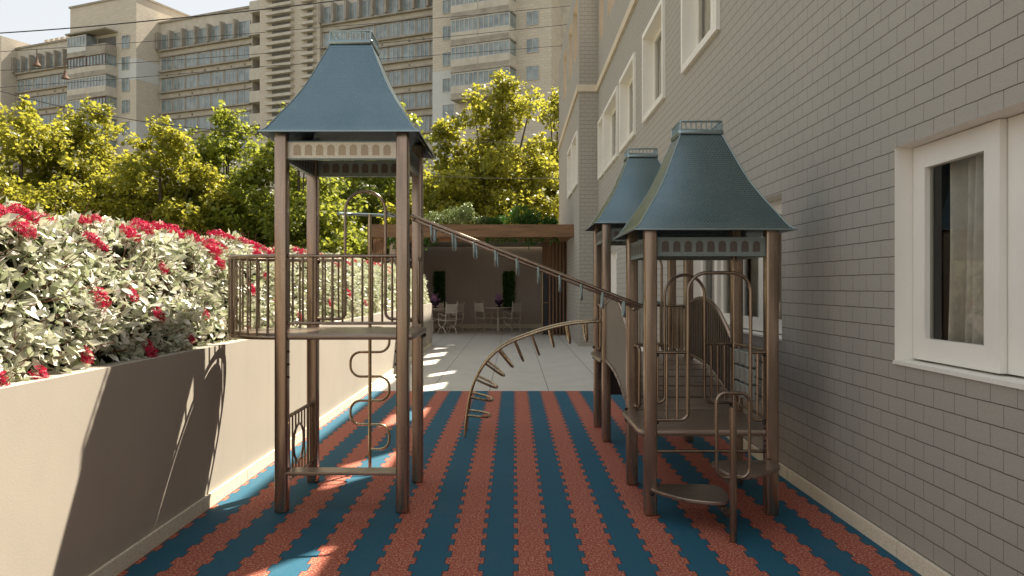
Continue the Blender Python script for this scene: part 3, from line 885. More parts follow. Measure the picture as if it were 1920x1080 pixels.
# ---- sloping overhead ladder between left and right towers
A = Vector((-.735, 5.60, 2.012)); B = Vector((.918, 5.565, 1.360))
ov = thing('overhead_ladder', 'sloping overhead bar with ten hanging teal loops between the towers', 'climbing bar', tuple((A+B)/2))
m = MB(); m.tube([A, B], .0135, 12)
m.ball(A+Vector((.02, 0, -.03)), .014); m.ball(B+Vector((-.06, .01, -.018)), .014)
m.build('main_rail', M_TUBE, ov)
off = Vector((0, .16, -.022))
m = MB(); m.tube([A+off, B+off], .0095, 10); m.build('second_rail', M_TUBE, ov)
first = None
for k in range(10):
    u = .088+k*.0925
    p = A.lerp(B, u)
    if first is None:
        m = MB(); m.tube(fillet([p+Vector((0, .0, -.005)), p+Vector((.004, 0, -.122)), p+Vector((.012, .16, -.122)), p+Vector((.012, .16, -.022))], .05, 7), .0098, 10)
        first = m.build('hanging_loop', M_TEAL, ov); p0 = p
    else:
        c = first.copy(); C.objects.link(c); c.parent = ov; c.location = p-p0

# ---- arched climber at the rear tower
ac = thing('arch_climber', 'arched climbing ladder with bent loop rungs at the rear tower', 'climbing frame', (-.3, 8.0, 0))
ARC = [(-.489, .002), (-.478, .145), (-.448, .36), (-.40, .53), (-.304, .709), (-.172, .853), (-.027, .945), (.151, 1.016), (.33, 1.075), (.575, 1.129), (.872, 1.155)]
def arc_pts(y, n=50):
    P = ARC; out = []
    for i in range(len(P)-1):
        a, b, c, d = P[max(0, i-1)], P[i], P[i+1], P[min(len(P)-1, i+2)]
        for k in range(6):
            t = k/6
            out.append(tuple(.5*((2*b[j])+(-a[j]+c[j])*t+(2*a[j]-5*b[j]+4*c[j]-d[j])*t*t+(-a[j]+3*b[j]-3*c[j]+d[j])*t**3) for j in (0, 1)))
    out.append(P[-1])
    return [(x, y, z) for x, z in out]
ya, yb3 = 7.83, 8.17
for y in (ya, yb3):
    m = MB(); m.tube(arc_pts(y), .0125, 10); m.build('arch_rail', M_ARC, ac)
ap = arc_pts(0)
cum = [0]
for a, b in zip(ap, ap[1:]): cum.append(cum[-1]+math.hypot(b[0]-a[0], b[2]-a[2]))
for k in range(10):
    s_ = cum[-1]*(.105+.0915*k)
    i = max(j for j in range(len(cum)) if cum[j] <= s_); i = min(i, len(ap)-2)
    t = (s_-cum[i])/(cum[i+1]-cum[i]); px_ = ap[i][0]+(ap[i+1][0]-ap[i][0])*t; pz = ap[i][2]+(ap[i+1][2]-ap[i][2])*t
    dx, dz = ap[i+1][0]-ap[i][0], ap[i+1][2]-ap[i][2]; l_ = math.hypot(dx, dz)
    nx, nz = dz/l_, -dx/l_
    L_ = .235 if k < 7 else .2
    tx, tz = px_+nx*L_, pz+nz*L_
    m = MB(); yc = (ya+yb3)/2
    arcp = [(px_, ya, pz)]
    for q in range(13):
        a = PI*q/12
        f = .62+.38*math.sin(a)
        arcp.append((px_+nx*L_*f, yc-.155*math.cos(a), pz+nz*L_*f))
    arcp.append((px_, yb3, pz))
    m.tube(arcp, .0118, 10); m.build('rung', M_ARC, ac)

# ---- wave climbing pole behind the tall tower
wp = thing('wave_pole', 'upright climbing pole with a snaking tube behind the tall tower', 'climbing pole', (-1.181, 6.43, 0))
m = MB(); m.tube([(-1.181, 6.43, .003), (-1.181, 6.43, 2.10)], .014, 12); m.build('pole', M_ARC, wp)
m = MB(); q = [(0, 1.166), (.16, 1.166), (.16, .965), (-.16, .965), (-.16, .764), (.16, .764), (.16, .566), (-.16, .566), (-.16, .369), (.16, .369), (.16, .165), (0, .165)]
m.tube(fillet([(-1.181+a, 6.43, z) for a, z in q], .085, 7), .0105, 10); m.build('wave_tube', M_ARC, wp)
m = MB(); m.tube(fillet([(-1.36, 6.06, 2.07), (-1.36, 6.44, 2.10), (-.97, 6.44, 2.085), (-.97, 6.06, 2.07)], .05), .0125, 10); m.build('top_bar', M_TEAL, wp)

# ------------------------------------------------------------------ hedge with red flowers
rg = random.Random(7)
def leaf_full(mb, p, d, nrm, L, w, fold):
    """broad pointed leaf, folded along its rib; p base, d along, nrm up"""
    s_ = d.cross(nrm).normalized()
    up = s_.cross(d).normalized()
    def q(a, b, c): v = p+d*(a*L)+s_*(b*w)+up*c; return (v.x, v.y, v.z)
    f = fold*w; dr = -.10*L
    V = [q(0, 0, 0), q(.26, .72, f), q(.62, .92, f+dr*.4), q(1, 0, dr), q(.62, -.92, f+dr*.4), q(.26, -.72, f), q(.3, 0, 0), q(.68, 0, dr*.35)]
    mb.add(V, [(0, 1, 6), (6, 1, 2, 7), (7, 2, 3), (0, 6, 5), (6, 7, 4, 5), (7, 3, 4)])
def leaf_lite(mb, p, d, nrm, L, w, fold):
    s_ = d.cross(nrm).normalized(); up = s_.cross(d).normalized()
    def q(a, b, c): v = p+d*(a*L)+s_*(b*w)+up*c; return (v.x, v.y, v.z)
    V = [q(0, 0, 0), q(.45, .9, fold*w), q(1, 0, -.08*L), q(.45, -.9, fold*w)]
    mb.add(V, [(0, 1, 2), (0, 2, 3)])
def rvec(r_=rg):
    while True:
        v = Vector((r_.uniform(-1, 1), r_.uniform(-1, 1), r_.uniform(-1, 1)))
        if .05 < v.length < 1: return v.normalized()
hg = thing('hedge', 'long variegated hedge with crimson flower heads growing above the planter wall', 'hedge', (-2.7, 9.5, .97))
def hedge_surf(y, s_):
    """s_ 0..1: front face from the wall top up, 1..2: over the top to the back; returns point, outward normal"""
    bulge = .07*noise.noise(Vector((y*1.1, s_*2.3, 3.1)))+.035*noise.noise(Vector((y*3.3, s_*5, 1.7)))
    if s_ < 1:
        x = -2.175-.13*max(s_, 0)**2.2; z = 1.03+.75*s_; n_ = Vector((1, 0, .15+.5*max(s_, 0)**3))
    else:
        t = s_-1; a = min(t/.35, 1)*PI/2
        if t < .35: x = -2.305-.17*math.sin(a)*1.0; z = 1.78+.11*math.sin(a); n_ = Vector((math.cos(a), 0, .3+math.sin(a)))
        else: x = -2.475-(t-.35)*1.6; z = 1.89+.02*math.sin(t*9); n_ = Vector((.05, 0, 1))
    n_.normalize()
    return Vector((x, y, z))+n_*bulge, n_
near, stems = MB(), MB()
def put_leaf(mb, fn, y, s_, dep, L):
    if noise.noise(Vector((y*3.1, s_*4.2, 8.0))) < -.16 and rg.random() < .72: return
    p, n_ = hedge_surf(y, s_); p -= n_*dep
    d = (rvec()*1.0+n_*.55+Vector((.1, -.1, -.12))).normalized()
    nr = (rvec()*.8+n_*.75+Vector((0, 0, .5))).normalized()
    if abs(d.dot(nr)) > .94: return
    fn(mb, p, d, nr, L, L*rg.uniform(.20, .29), rg.uniform(.15, .5))
for k in range(23000):
    y = 2.2+(rg.random()**1.35)*7.0
    put_leaf(near, leaf_full, y, rg.uniform(-.04, 1.55), abs(rg.gauss(0, .055)), rg.uniform(.038, .088))
far = MB()
for k in range(15000):
    y = rg.uniform(9, 19.8)
    put_leaf(far, leaf_lite, y, rg.uniform(-.04, 1.5), abs(rg.gauss(0, .05)), rg.uniform(.07, .125))
near.v += []; n0 = len(near.v)
near.add(far.v, far.f)
near.build('foliage', M_HEDGE, hg)
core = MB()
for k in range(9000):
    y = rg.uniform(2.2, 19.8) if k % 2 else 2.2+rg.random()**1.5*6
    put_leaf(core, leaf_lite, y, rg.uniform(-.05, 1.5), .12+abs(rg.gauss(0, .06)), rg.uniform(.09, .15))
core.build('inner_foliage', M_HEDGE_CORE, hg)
for k in range(900):
    y = 2.2+(rg.random()**1.5)*9
    p, n_ = hedge_surf(y, rg.uniform(0, 1.3)); p -= n_*.05
    d = (rvec()+n_*.6+Vector((0, 0, .3))).normalized(); L = rg.uniform(.08, .2)
    stems.tube([p, p+d*L*.5, p+d*L+Vector((0, 0, .02))], .0028, 4, r1=.0016)
stems.build('stem', M_HEDGE_STEM, hg)
# dark sheet painted as shade inside the hedge, so one does not see through
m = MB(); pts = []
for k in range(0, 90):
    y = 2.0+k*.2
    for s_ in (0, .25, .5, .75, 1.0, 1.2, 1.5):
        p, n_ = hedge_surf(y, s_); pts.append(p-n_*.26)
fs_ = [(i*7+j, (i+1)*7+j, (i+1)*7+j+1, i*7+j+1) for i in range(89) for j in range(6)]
m.add(pts, fs_); m.build('dark_core', M_HEDGE_CORE, hg)
def flower_mesh(seed):
    r_ = random.Random(seed); m = MB()
    for k in range(100):
        v = rvec(r_); v.z = abs(v.z)*.55+.06; base = Vector((0, 0, -.02))
        c = Vector((v.x*.095, v.y*.095, v.z*.1))*r_.uniform(.55, 1.0)
        if k % 3 == 0: m.tube([base, c], .0012, 3)
        ax = v.normalized(); side = ax.cross(rvec(r_)).normalized(); s2 = ax.cross(side)
        for q in range(5):
            a = 2*PI*q/5; dd = (side*math.cos(a)+s2*math.sin(a)); e = dd.cross(ax)
            l = r_.uniform(.012, .021); w = .0034
            m.add([c, c+dd*l*.5+e*w+ax*.003, c+dd*l+ax*.006, c+dd*l*.5-e*w+ax*.003], [(0, 1, 2, 3)])
    return m
protos = []
fl = []
yy = 2.3
while yy < 19.6:                     # heads along the top, in drifts
    dens = noise.noise(Vector((yy*.9, 4.2, 0)))
    if dens > -.28 or yy > 8: fl.append((yy, rg.uniform(.97, 1.26), rg.uniform(.6, .98)))
    yy += rg.uniform(.10, .2) if yy < 8 else rg.uniform(.32, .5)
for yv, s_ in ((3.25, .10), (3.55, .05), (3.95, .16), (4.45, .55), (4.05, .52), (4.8, .40), (5.2, .16), (5.55, .36), (5.0, .78), (6.3, .12), (6.6, .6), (3.62, .95), (4.35, .93), (5.9, .85), (7.2, .4), (7.9, .22), (8.6, .65), (9.3, .35), (10.2, .5), (11.5, .3), (7.0, .75), (4.6, .12), (13, .5)):
    fl.append((yv, s_, rg.uniform(.5, .8)))
for i, (y, s_, k) in enumerate(fl[:98]):
    p, n_ = hedge_surf(y, s_); p += n_*.012
    if len(protos) < 4:
        o = flower_mesh(i).build('flower_head', M_FLOWER, hg, local=True); protos.append(o)
    else:
        o = protos[i % 4].copy(); C.objects.link(o); o.parent = hg
    o.location = p-Vector(hg.location)
    qn = (n_+Vector((0, 0, .7 if s_ > .9 else .25))).normalized()
    o.rotation_euler = qn.to_track_quat('Z', 'Y').to_euler(); o.scale = (k, k, k)

# ------------------------------------------------------------------ patio shelter (pergola) at the back
pg = thing('pergola', 'wooden pergola with thick beam and upright slats across the patio end', 'pergola', (-1.2, 22.8, 0))
m = MB(); m.prism([(-4.0, 21.4), (1.652, 21.4), (1.652, 21.65), (-4.0, 21.65)], 2.87, 3.21, bev=.008); m.build('front_beam', M_WOOD, pg)
m = MB()
for k in range(9): m.box(-3.98, 1.645, 21.75+k*.28, 21.83+k*.28, 2.90, 3.1)
m.build('rafter', M_WOOD, pg, smooth=False)
m = MB(); m.box(-4.0, 1.648, 24.25, 28.3, 2.95, 3.15); m.build('ceiling', M_PLASTER, pg, smooth=False)
for k in range(6):
    x = 1.09+k*.107
    m = MB(); m.box(x, x+.048, 24.2, 24.27, .002, 2.94); m.build('slat', M_WOODV, pg, smooth=False)
for k in range(8):
    y = 21.75+k*.31
    m = MB(); m.box(-3.96, -3.89, y, y+.07, .002, 2.86); m.build('slat', M_WOODV, pg, smooth=False)
m = MB(); m.box(-4.0, -3.88, 21.42, 21.58, .002, 2.865); m.build('post', M_WOODV, pg, smooth=False)
m = MB(); m.box(.90, 1.645, 24.62, 24.7, 1.98, 2.94); m.build('wood_panel', M_WOODV, pg, smooth=False)
bd = thing('service_door', 'black service door with brass edge behind the wooden slats', 'door', (1.27, 24.66, 0))
m = MB(); m.box(.92, 1.645, 24.63, 24.69, .003, 1.975); m.build('leaf', M_BLACK, bd, smooth=False)
m = MB(); m.box(.895, .918, 24.61, 24.69, .003, 1.975); m.build('edge_trim', M_BRASS, bd, smooth=False)
m = MB(); m.tube(fillet([(.98, 24.63, 1.0), (.98, 24.57, 1.0), (1.12, 24.57, 1.0)], .02), .012, 8); m.build('handle', M_BRASS, bd)
gw = thing('garden_wall', 'dark taupe plastered wall behind the patio tables', 'wall', (-1.5, 28.5, 0))
m = MB(); m.box(-3.95, 1.65, 28.4, 28.7, .0, 3.15); m.build('wall_body', M_TAUPE, gw, smooth=False)
m = MB(); m.box(-3.69, 1.64, 28.372, 28.399, .002, .16); m.build('skirting', M_GRANITE, gw, smooth=False)
lw = thing('side_wall', 'taupe plastered side wall at the left end of the patio', 'wall', (-3.8, 26, 0))
m = MB(); m.box(-3.88, -3.7, 24.5, 28.365, .0, 2.94); m.build('wall_body', M_TAUPE, lw, smooth=False)

def leaf_cloud(mb, rg_, n, sampler, L0, L1, up=.4, fn=leaf_lite):
    for _ in range(n):
        p, n_ = sampler(rg_)
        d = (rvec(rg_)+n_*.4).normalized(); nr = (rvec(rg_)+n_*.6+Vector((0, 0, up))).normalized()
        if abs(d.dot(nr)) > .94: continue
        L = rg_.uniform(L0, L1); fn(mb, p, d, nr, L, L*rg_.uniform(.28, .42), rg_.uniform(.1, .4))
def bush(name, label, blobs, n, L, mat, seed, group=None):
    r_ = random.Random(seed); x, y, z = blobs[0][:3]
    t = thing(name, label, 'plant', (x, y, z-blobs[0][3]), 0, group)
    def smp(q):
        b = q.choice(blobs); v = rvec(q); rad = b[3]*(.35+.65*q.random()**.5)
        return Vector(b[:3])+Vector((v.x*rad*b[4], v.y*rad, v.z*rad)), v
    m = MB(); leaf_cloud(m, r_, n, smp, L*.7, L*1.2); m.build('foliage', mat, t)
    m = MB()
    for b in blobs: m.tube([(b[0], b[1], 3.16), (b[0]+.02, b[1], b[2])], .012, 5, r1=.004)
    m.build('stem', M_BARK, t)
def pxp(px, y, Z): return ((px-963)*Z/1467, Z, 1.5+(538-y)*Z/1467)
Zb = 22.3
bl = lambda px, y, r, sx=1: (*pxp(px, y, Zb), r, sx)
bush('pale_shrub', 'pale bushy shrub on the pergola roof nearest the tall tower', [bl(815, 410, .22, 1.4), bl(850, 404, .26, 1.3), bl(877, 396, .26, .7), bl(868, 408, .22, 2), bl(905, 414, .12, 2)], 2300, .07, M_BUSHPALE, 3)
bush('dark_shrub', 'dark green shrub on the right end of the pergola roof', [bl(975, 402, .28, 1.1), bl(1000, 408, .22, 1.3), bl(985, 414, .16, 2.4), bl(1030, 415, .12, 2), bl(925, 416, .10, 3)], 2100, .075, M_IVY, 4)
bush('round_shrub', 'small round shrub on the middle of the pergola roof', [bl(940, 413, .14, 1.8), bl(925, 415, .1, 2)], 600, .06, M_IVY, 5)
# ivy hanging below the beam
for i, (label, spots) in enumerate((('leafy ivy trails hanging under the left of the pergola beam', [(742, 466, .35), (728, 455, .2), (790, 452, .18), (804, 462, .3), (812, 450, .2)]),
                       ('leafy ivy trails hanging under the right of the pergola beam', [(918, 453, .25), (938, 452, .2), (965, 450, .15), (985, 458, .3), (1010, 452, .2), (1040, 455, .25)]))):
    x, y, z = pxp(spots[0][0], spots[0][1], 22.0)
    t = thing('ivy', label, 'plant', (x, y, 2.6), 0, 'ivy hanging from the pergola')
    r_ = random.Random(40+i); m = MB(); st = MB()
    for px_, y_, h in spots:
        x, Yc, z = pxp(px_, y_, 22.0)
        for j in range(4):
            xx = x+r_.uniform(-.18, .18); yy = Yc+r_.uniform(-.2, .2); zt = 2.91; L = h*r_.uniform(.5, 1.2)
            st.tube([(xx, yy, zt), (xx+.02, yy, zt-L*.5), (xx-.01, yy, zt-L)], .004, 4)
            for q in range(14):
                u = r_.random(); leaf_lite(m, Vector((xx+r_.uniform(-.05, .05), yy+r_.uniform(-.05, .05), zt-L*u)), (rvec(r_)+Vector((0, 0, -.7))).normalized(), (rvec(r_)+Vector((0, -.6, .3))).normalized(), r_.uniform(.05, .09), .028, .2)
    m.build('foliage', M_IVY, t); st.build('stem', M_BARK, t)
# upright planted panels on the back wall
for px_, lab in ((824, 'narrow green plant panel on the taupe wall behind the left table'), (953.5, 'narrow green plant panel on the taupe wall behind the right table')):
    x = (px_-963)*28.3/1467
    t = thing('plant_panel', lab, 'plant panel', (x, 28.36, .7), 0, 'plant panels on the back wall')
    m = MB(); r_ = random.Random(int(px_))
    leaf_cloud(m, r_, 1500, lambda q: (Vector((x+q.uniform(-.2, .2), 28.28-q.uniform(0, .06), q.uniform(.72, 2.05))), Vector((0, -1, 0))), .05, .085)
    m.build('foliage', M_GREENWALL, t)
    m = MB(); m.box(x-.2, x+.2, 28.29, 28.395, .7, 2.06); m.build('backing', M_GREENWALL, t, smooth=False)
    m = MB(); m.tube([(x-.21, 28.34, 2.06), (x-.21, 28.34, 2.22), (x+.21, 28.34, 2.22), (x+.21, 28.34, 2.06)], .006, 5); m.build('wire_frame', M_BRASS, t)

# ------------------------------------------------------------------ tables, chairs and vases
def table(x, y, label):
    t = thing('patio_table', label, 'table', (x, y, 0), 0, 'round patio tables')
    MB().lathe((x, y, .77), [(.48, 0), (.5, .008), (.5, .03), (.485, .036)], 28).build('tabletop', M_IRON, t)
    m = MB(); m.lathe((x, y, 0), [(.05, .002), (.045, .1), (.032, .45), (.02, .5), (.018, .77)], 10); m.build('pedestal', M_IRON, t)
    m = MB()
    for k in range(4):
        a = PI/4+k*PI/2
        m.tube([(x+.03*math.cos(a), y+.03*math.sin(a), .38), (x+.3*math.cos(a), y+.3*math.sin(a), .46), (x+.42*math.cos(a), y+.42*math.sin(a), .44)], .014, 6)
    m.build('brace', M_IRON, t)
    return t
table(-.535, 26.9, 'round cream patio table with two chairs and the lavender vase')
table(-2.66, 25.7, 'round cream patio table beside the planter wall end')
def chair_proto(label):
    t = thing('patio_chair', label, 'chair', (0, 0, 0), 0, 'cream iron patio chairs')
    for s_ in (-1, 1):
        x = .21*s_; m = MB()
        up = [(x, -.2*math.cos(a), .43-.215*math.sin(a)) for a in [PI*k/14 for k in range(15)]]
        lo = [(x, -.2*math.cos(a), .002+.205*math.sin(a)) for a in [PI*k/14 for k in range(15)]]
        m.tube(up, .012, 6); m.tube(lo, .012, 6); m.build('leg', M_IRON, t)
        m = MB()
        m.tube([(x, -.2, .42), (x, -.215, .62), (x, -.25, .985)], .013, 6); m.ball((x, -.253, 1.0), .018); m.build('back_post', M_IRON, t)
        m = MB()
        m.tube([(x, -.21, .60), (x, -.1, .585), (x, .06, .63), (x, .17, .66), (x, .215, .62), (x, .20, .575), (x, .15, .56), (x, .19, .51), (x, .205, .42)], .011, 6)
        m.build('armrest', M_IRON, t)
    m = MB(); m.box(-.205, .205, -.2, .2, .425, .445)
    for k in range(5): m.tube([(-.2, -.17+k*.085, .41), (.2, -.17+k*.085, .41)], .006, 5)
    m.build('seat', M_IRON, t, smooth=False)
    m = MB()
    for k in range(4):
        z = .66+k*.074
        m.box(-.215, .215, -.240-.006*k, -.222-.006*k, z, z+.069)
    m.build('backrest', M_IRON, t, smooth=False)
    m = MB(); m.tube([(-.21, 0, .208), (.21, 0, .208)], .009, 6); m.build('stretcher', M_IRON, t)
    return t
ch0 = chair_proto('cream iron chair left of the right table, back to the court')
for i, (x, y, rz, lab) in enumerate(((-1.02, 26.85, -42, 'cream iron chair left of the right table, back to the court'), (-.055, 26.85, 44, 'cream iron chair right of the right table, under the plant panel'),
        (-2.13, 25.1, 40, 'nearest cream iron chair at the left table'), (-1.98, 26.25, 62, 'cream iron chair half hidden behind the nearest left table chair'), (-2.62, 26.5, 175, 'cream iron chair on the far side of the left table'))):
    o = ch0 if i == 0 else copy_tree(ch0)
    o.location = (x, y, 0); o.rotation_euler = (0, 0, R(rz)); o['label'] = lab
def vase_proto(label):
    t = thing('flower_vase', label, 'vase', (0, 0, 0), 0, 'purple vases on the patio tables')
    MB().lathe((0, 0, 0), [(.09, .001), (.085, .02), (.03, .04), (.03, .06), (.11, .12), (.15, .2), (.145, .24), (.12, .19), (.05, .1)], 20).build('bowl', M_PURPLE, t)
    m = MB(); r_ = random.Random(5)
    for k in range(26):
        a = r_.uniform(0, 2*PI); sp_ = r_.uniform(.02, .17); h = r_.uniform(.28, .5)
        p0 = Vector((0, 0, .1)); p1 = Vector((sp_*math.cos(a)*.5, sp_*math.sin(a)*.5, h*.6)); p2 = Vector((sp_*math.cos(a)*1.1, sp_*math.sin(a)*1.1, h))
        m.tube([p0, p1, p2], .012, 5, r1=.004)
        for q in range(6): leaf_lite(m, p1.lerp(p2, r_.random()), (rvec(r_)+Vector((0, 0, .7))).normalized(), rvec(r_), .06, .016, .2)
    m.build('flower_spikes', M_LAV, t)
    return t
v0 = vase_proto('purple bowl vase of lavender spikes on the right table'); v0.location = (-.50, 26.8, .807)
v1 = copy_tree(v0); v1.location = (-2.56, 25.55, .807); v1['label'] = 'purple bowl vase of pink spikes on the left table'

# ------------------------------------------------------------------ trees
def tree(name, label, px_, ytop, Z, w, zbase, n, leaf, mat, seed, group='maples behind the hedge', lean=0, kx=None):
    r_ = random.Random(seed)
    X = (px_-963)*Z/1467; top = 1.5+(538-ytop)*Z/1467
    t = thing(name, label, 'tree', (X, Z, 0), 0, group)
    H = top-zbase; cz = zbase+H*.48
    blobs = []
    for k in range(kx or 58):
        v = rvec(r_); q = r_.random()**.4
        bx, by, bz = v.x*w*q, v.y*w*.75*q, v.z*H*.5*q
        taper = 1-.45*max(0, bz/(H*.5))
        blobs.append((Vector((X+bx*taper+lean*(bz/H), Z+by*taper, cz+bz)), r_.uniform(.17, .30)*w*(1-.25*max(0, bz/(H*.5)))))
    for k in range(46):     # sprigs that break the outline
        v = rvec(r_); bz = v.z*H*.53; taper = 1-.45*max(0, bz/(H*.5))
        blobs.append((Vector((X+v.x*w*1.08*taper+lean*(bz/H), Z+v.y*w*.8*taper, cz+bz)), r_.uniform(.05, .12)*w))
    blobs.append((Vector((X+lean*.5, Z, top-.13*w)), .15*w)); blobs.append((Vector((X+.14*w, Z-.2, top-.25*w)), .16*w))
    m = MB(); tot = sum(q[1]**2 for q in blobs); leaf *= .78; n *= 1.5
    for b, rad in blobs:
        # sprays: small bunches of leaves around each blob, uneven and open
        for s_ in range(int(max(3, 1.9*n*rad*rad/tot/9))):
            v = rvec(r_); sc_ = b+Vector((v.x, v.y, v.z*.8))*rad*(.45+.62*r_.random()**.6)
            out = (v+Vector((0, 0, .25))).normalized()
            for q in range(9):
                p = sc_+rvec(r_)*r_.uniform(.05, .30)*leaf/.2*1.1
                d = (rvec(r_)*.9+out*.5+Vector((0, 0, -.35))).normalized(); nr = (rvec(r_)*.7+Vector((0, 0, .8))+out*.3).normalized()
                if abs(d.dot(nr)) > .93: continue
                s2 = d.cross(nr).normalized(); u2 = s2.cross(d); L = leaf*r_.uniform(.65, 1.25)
                def g(a, c, e=0): return p+d*(a*L)+s2*(c*L)+u2*(e*L)
                m.add([g(0, 0), g(.12, .38, .08), g(.42, .30, .05), g(.55, .52, .10), g(.70, .20, .0), g(1, 0, -.08), g(.70, -.20, .0), g(.55, -.52, .10), g(.42, -.30, .05), g(.12, -.38, .08)],
                      [(0, 1, 2, 5, 8, 9), (2, 3, 4, 5), (8, 5, 6, 7)])
    m.build('crown', mat, t)
    m = MB(); r0 = .028*H+.05
    tr_top = Vector((X+lean*.2, Z, cz))
    m.tube([(X, Z, -.03), (X+.05, Z, zbase*.5), tuple(Vector((X, Z, zbase)).lerp(tr_top, .3)), tuple(tr_top), (X+lean*.5, Z, top-.2*H)], r0, 8, r1=r0*.12)
    for b, rad in blobs[:18]:
        h0 = zbase*.6+(cz-zbase*.6)*r_.random()
        a = Vector((X, Z, h0)); mid = a.lerp(b, .55)+Vector((0, 0, -.06*H))
        m.tube([a, a.lerp(mid, .5)+Vector((r_.uniform(-.1, .1), 0, .05)), mid, b], r0*.36, 6, r1=r0*.06)
    m.build('trunk', M_BARK, t)
    return t
tree('maple_tree', 'golden green maple filling the left edge above the hedge', 40, 198, 30, 3.3, 1.2, 9000, .21, M_TREE_Y, 11)
tree('maple_tree', 'tall narrow maple with a leafy top spray in front of the white flats', 170, 190, 33, 2.6, 1.2, 6500, .21, M_TREE_Y, 12)
tree('maple_tree', 'maple standing below the balcony stack of the flats', 300, 232, 31, 2.7, 1.0, 7500, .21, M_TREE_Y, 13)
tree('maple_tree', 'broad green maple just left of the tall tower roof', 425, 212, 34, 3.3, 1.0, 9000, .22, M_TREE_G, 14)
tree('maple_tree', 'green maple seen through the posts of the tall tower', 560, 215, 32, 3.0, .8, 7500, .22, M_TREE_G, 15)
tree('maple_tree', 'dark leaved maple right behind the tall tower', 735, 190, 38, 3.2, .8, 8000, .24, M_TREE_G, 16)
tree('maple_tree', 'large yellowing maple rising behind the pergola', 935, 138, 33, 3.1, 1.0, 10500, .22, M_TREE_Y, 17, lean=.3)
tree('maple_tree', 'yellowing maple with low branches left of the large one behind the pergola', 830, 232, 34, 2.2, 1.0, 5500, .22, M_TREE_Y, 18)
tree('maple_tree', 'yellow maple half hidden by the grey brick building', 1045, 170, 36, 2.3, 1.0, 5500, .22, M_TREE_Y, 19)
tree('maple_tree', 'slim green maple leaning out from the far side of the left edge', -110, 215, 32, 2.8, 1.0, 5000, .22, M_TREE_Y, 20)
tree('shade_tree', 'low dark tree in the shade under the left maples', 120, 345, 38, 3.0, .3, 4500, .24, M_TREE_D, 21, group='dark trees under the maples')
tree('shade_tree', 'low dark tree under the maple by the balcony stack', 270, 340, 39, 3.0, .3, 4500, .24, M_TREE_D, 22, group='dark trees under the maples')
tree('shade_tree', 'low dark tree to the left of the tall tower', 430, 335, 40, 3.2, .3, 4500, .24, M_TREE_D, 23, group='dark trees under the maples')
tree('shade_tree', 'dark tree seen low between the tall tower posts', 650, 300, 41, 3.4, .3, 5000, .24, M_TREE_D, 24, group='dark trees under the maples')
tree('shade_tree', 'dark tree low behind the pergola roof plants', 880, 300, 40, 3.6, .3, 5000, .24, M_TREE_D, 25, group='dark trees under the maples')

# ------------------------------------------------------------------ block of flats in the distance, materials lightened in place of haze
def mat_flat_brick(name, col):
    m, nt, b = newmat(name)
    tc = N(nt, 'ShaderNodeTexCoord').outputs['Object']
    sp = N(nt, 'ShaderNodeSeparateXYZ'); nt.links.new(tc, sp.inputs[0])
    cb = N(nt, 'ShaderNodeCombineXYZ'); nt.links.new(mth(nt, 'ADD', sp.outputs[0], sp.outputs[1]), cb.inputs[0]); nt.links.new(sp.outputs[2], cb.inputs[1])
    br = N(nt, 'ShaderNodeTexBrick'); nt.links.new(cb.outputs[0], br.inputs['Vector'])
    br.inputs['Scale'].default_value = 1; br.inputs['Brick Width'].default_value = .62; br.inputs['Row Height'].default_value = .26
    br.inputs['Mortar Size'].default_value = .018
    br.inputs['Color1'].default_value = (*[x*.93 for x in col], 1); br.inputs['Color2'].default_value = (*[x*1.05 for x in col], 1); br.inputs['Mortar'].default_value = (*[x*.74 for x in col], 1)
    n1 = noise_t(nt, scaled(nt, tc, (1, 1, .25)), .5, 5)
    c = mixc(nt, mth(nt, 'MULTIPLY', n1, .4), br.outputs['Color'], tuple(x*.72 for x in col))
    nt.links.new(c, b.inputs['Base Color']); b.inputs['Roughness'].default_value = .9
    return m
M_AB = mat_flat_brick('pale_silicate_brick', (.62, .55, .44))
M_ACON = mat_plaster('weathered_concrete', (.54, .49, .405), .14)
M_ADARK = mat_plaster('stained_ledge', (.34, .30, .245), .2)
M_AWHITE = mat_plaster('white_panel', (.60, .60, .57), .04)
M_AFR = simple('window_white', (.48, .46, .42), .5)
M_AGL = simple('sky_glass', (.24, .28, .28), .15, 0, .35, 1.2, spec=.8)
M_AVOID = simple('dark_void', (.17, .16, .14), .9)
M_RUST = simple('rust_frame', (.13, .07, .045), .8)
ap_ = thing('apartment_building', 'long pale brick block of flats with balconies far behind the trees', 'building', (-5.78, 75, 0), R(-23.2))
def U(px_): return -((169.3/((px_-963)/1467+2.335))-75)/.394          # local x of an image column
def apart(mb, name, mat, parent=None): return mb.build(name, mat, parent or ap_, smooth=False, local=True)
xB0, xB1 = U(30), U(176); xC1 = U(298)+.0; xD1 = U(472); xE1 = U(492); xF1 = U(604); xG1 = U(835); xH1 = U(1052)
SILL = [28.6-2.4*k for k in range(9)]
ZD = 31.7
wl = []
def block(x0, x1, y0, z1, mat, name='wall', z0=-.5, y1=14):
    m = MB(); m.box(x0, x1, y0, y1, z0, z1); return apart(m, name, mat)
block(xB0-12, xB0-.005, -2.0, 32.9, M_AB); block(xB0, xB1+1, 0, ZD, M_ACON); block(xB1, xC1, -3.2, 33.9, M_AB); block(xC1+.005, xD1, 0, ZD, M_ACON)
block(xD1+.005, xE1, 1.2, 33.0, M_AVOID); block(xE1+.005, xF1, -.5, 41, M_AB); block(xF1+.005, xG1, 0, 31.9, M_ACON); block(xG1+.005, xH1, -2.6, 36, M_AB); block(xH1+.005, xH1+22, 0, 33, M_ACON)
m = MB()
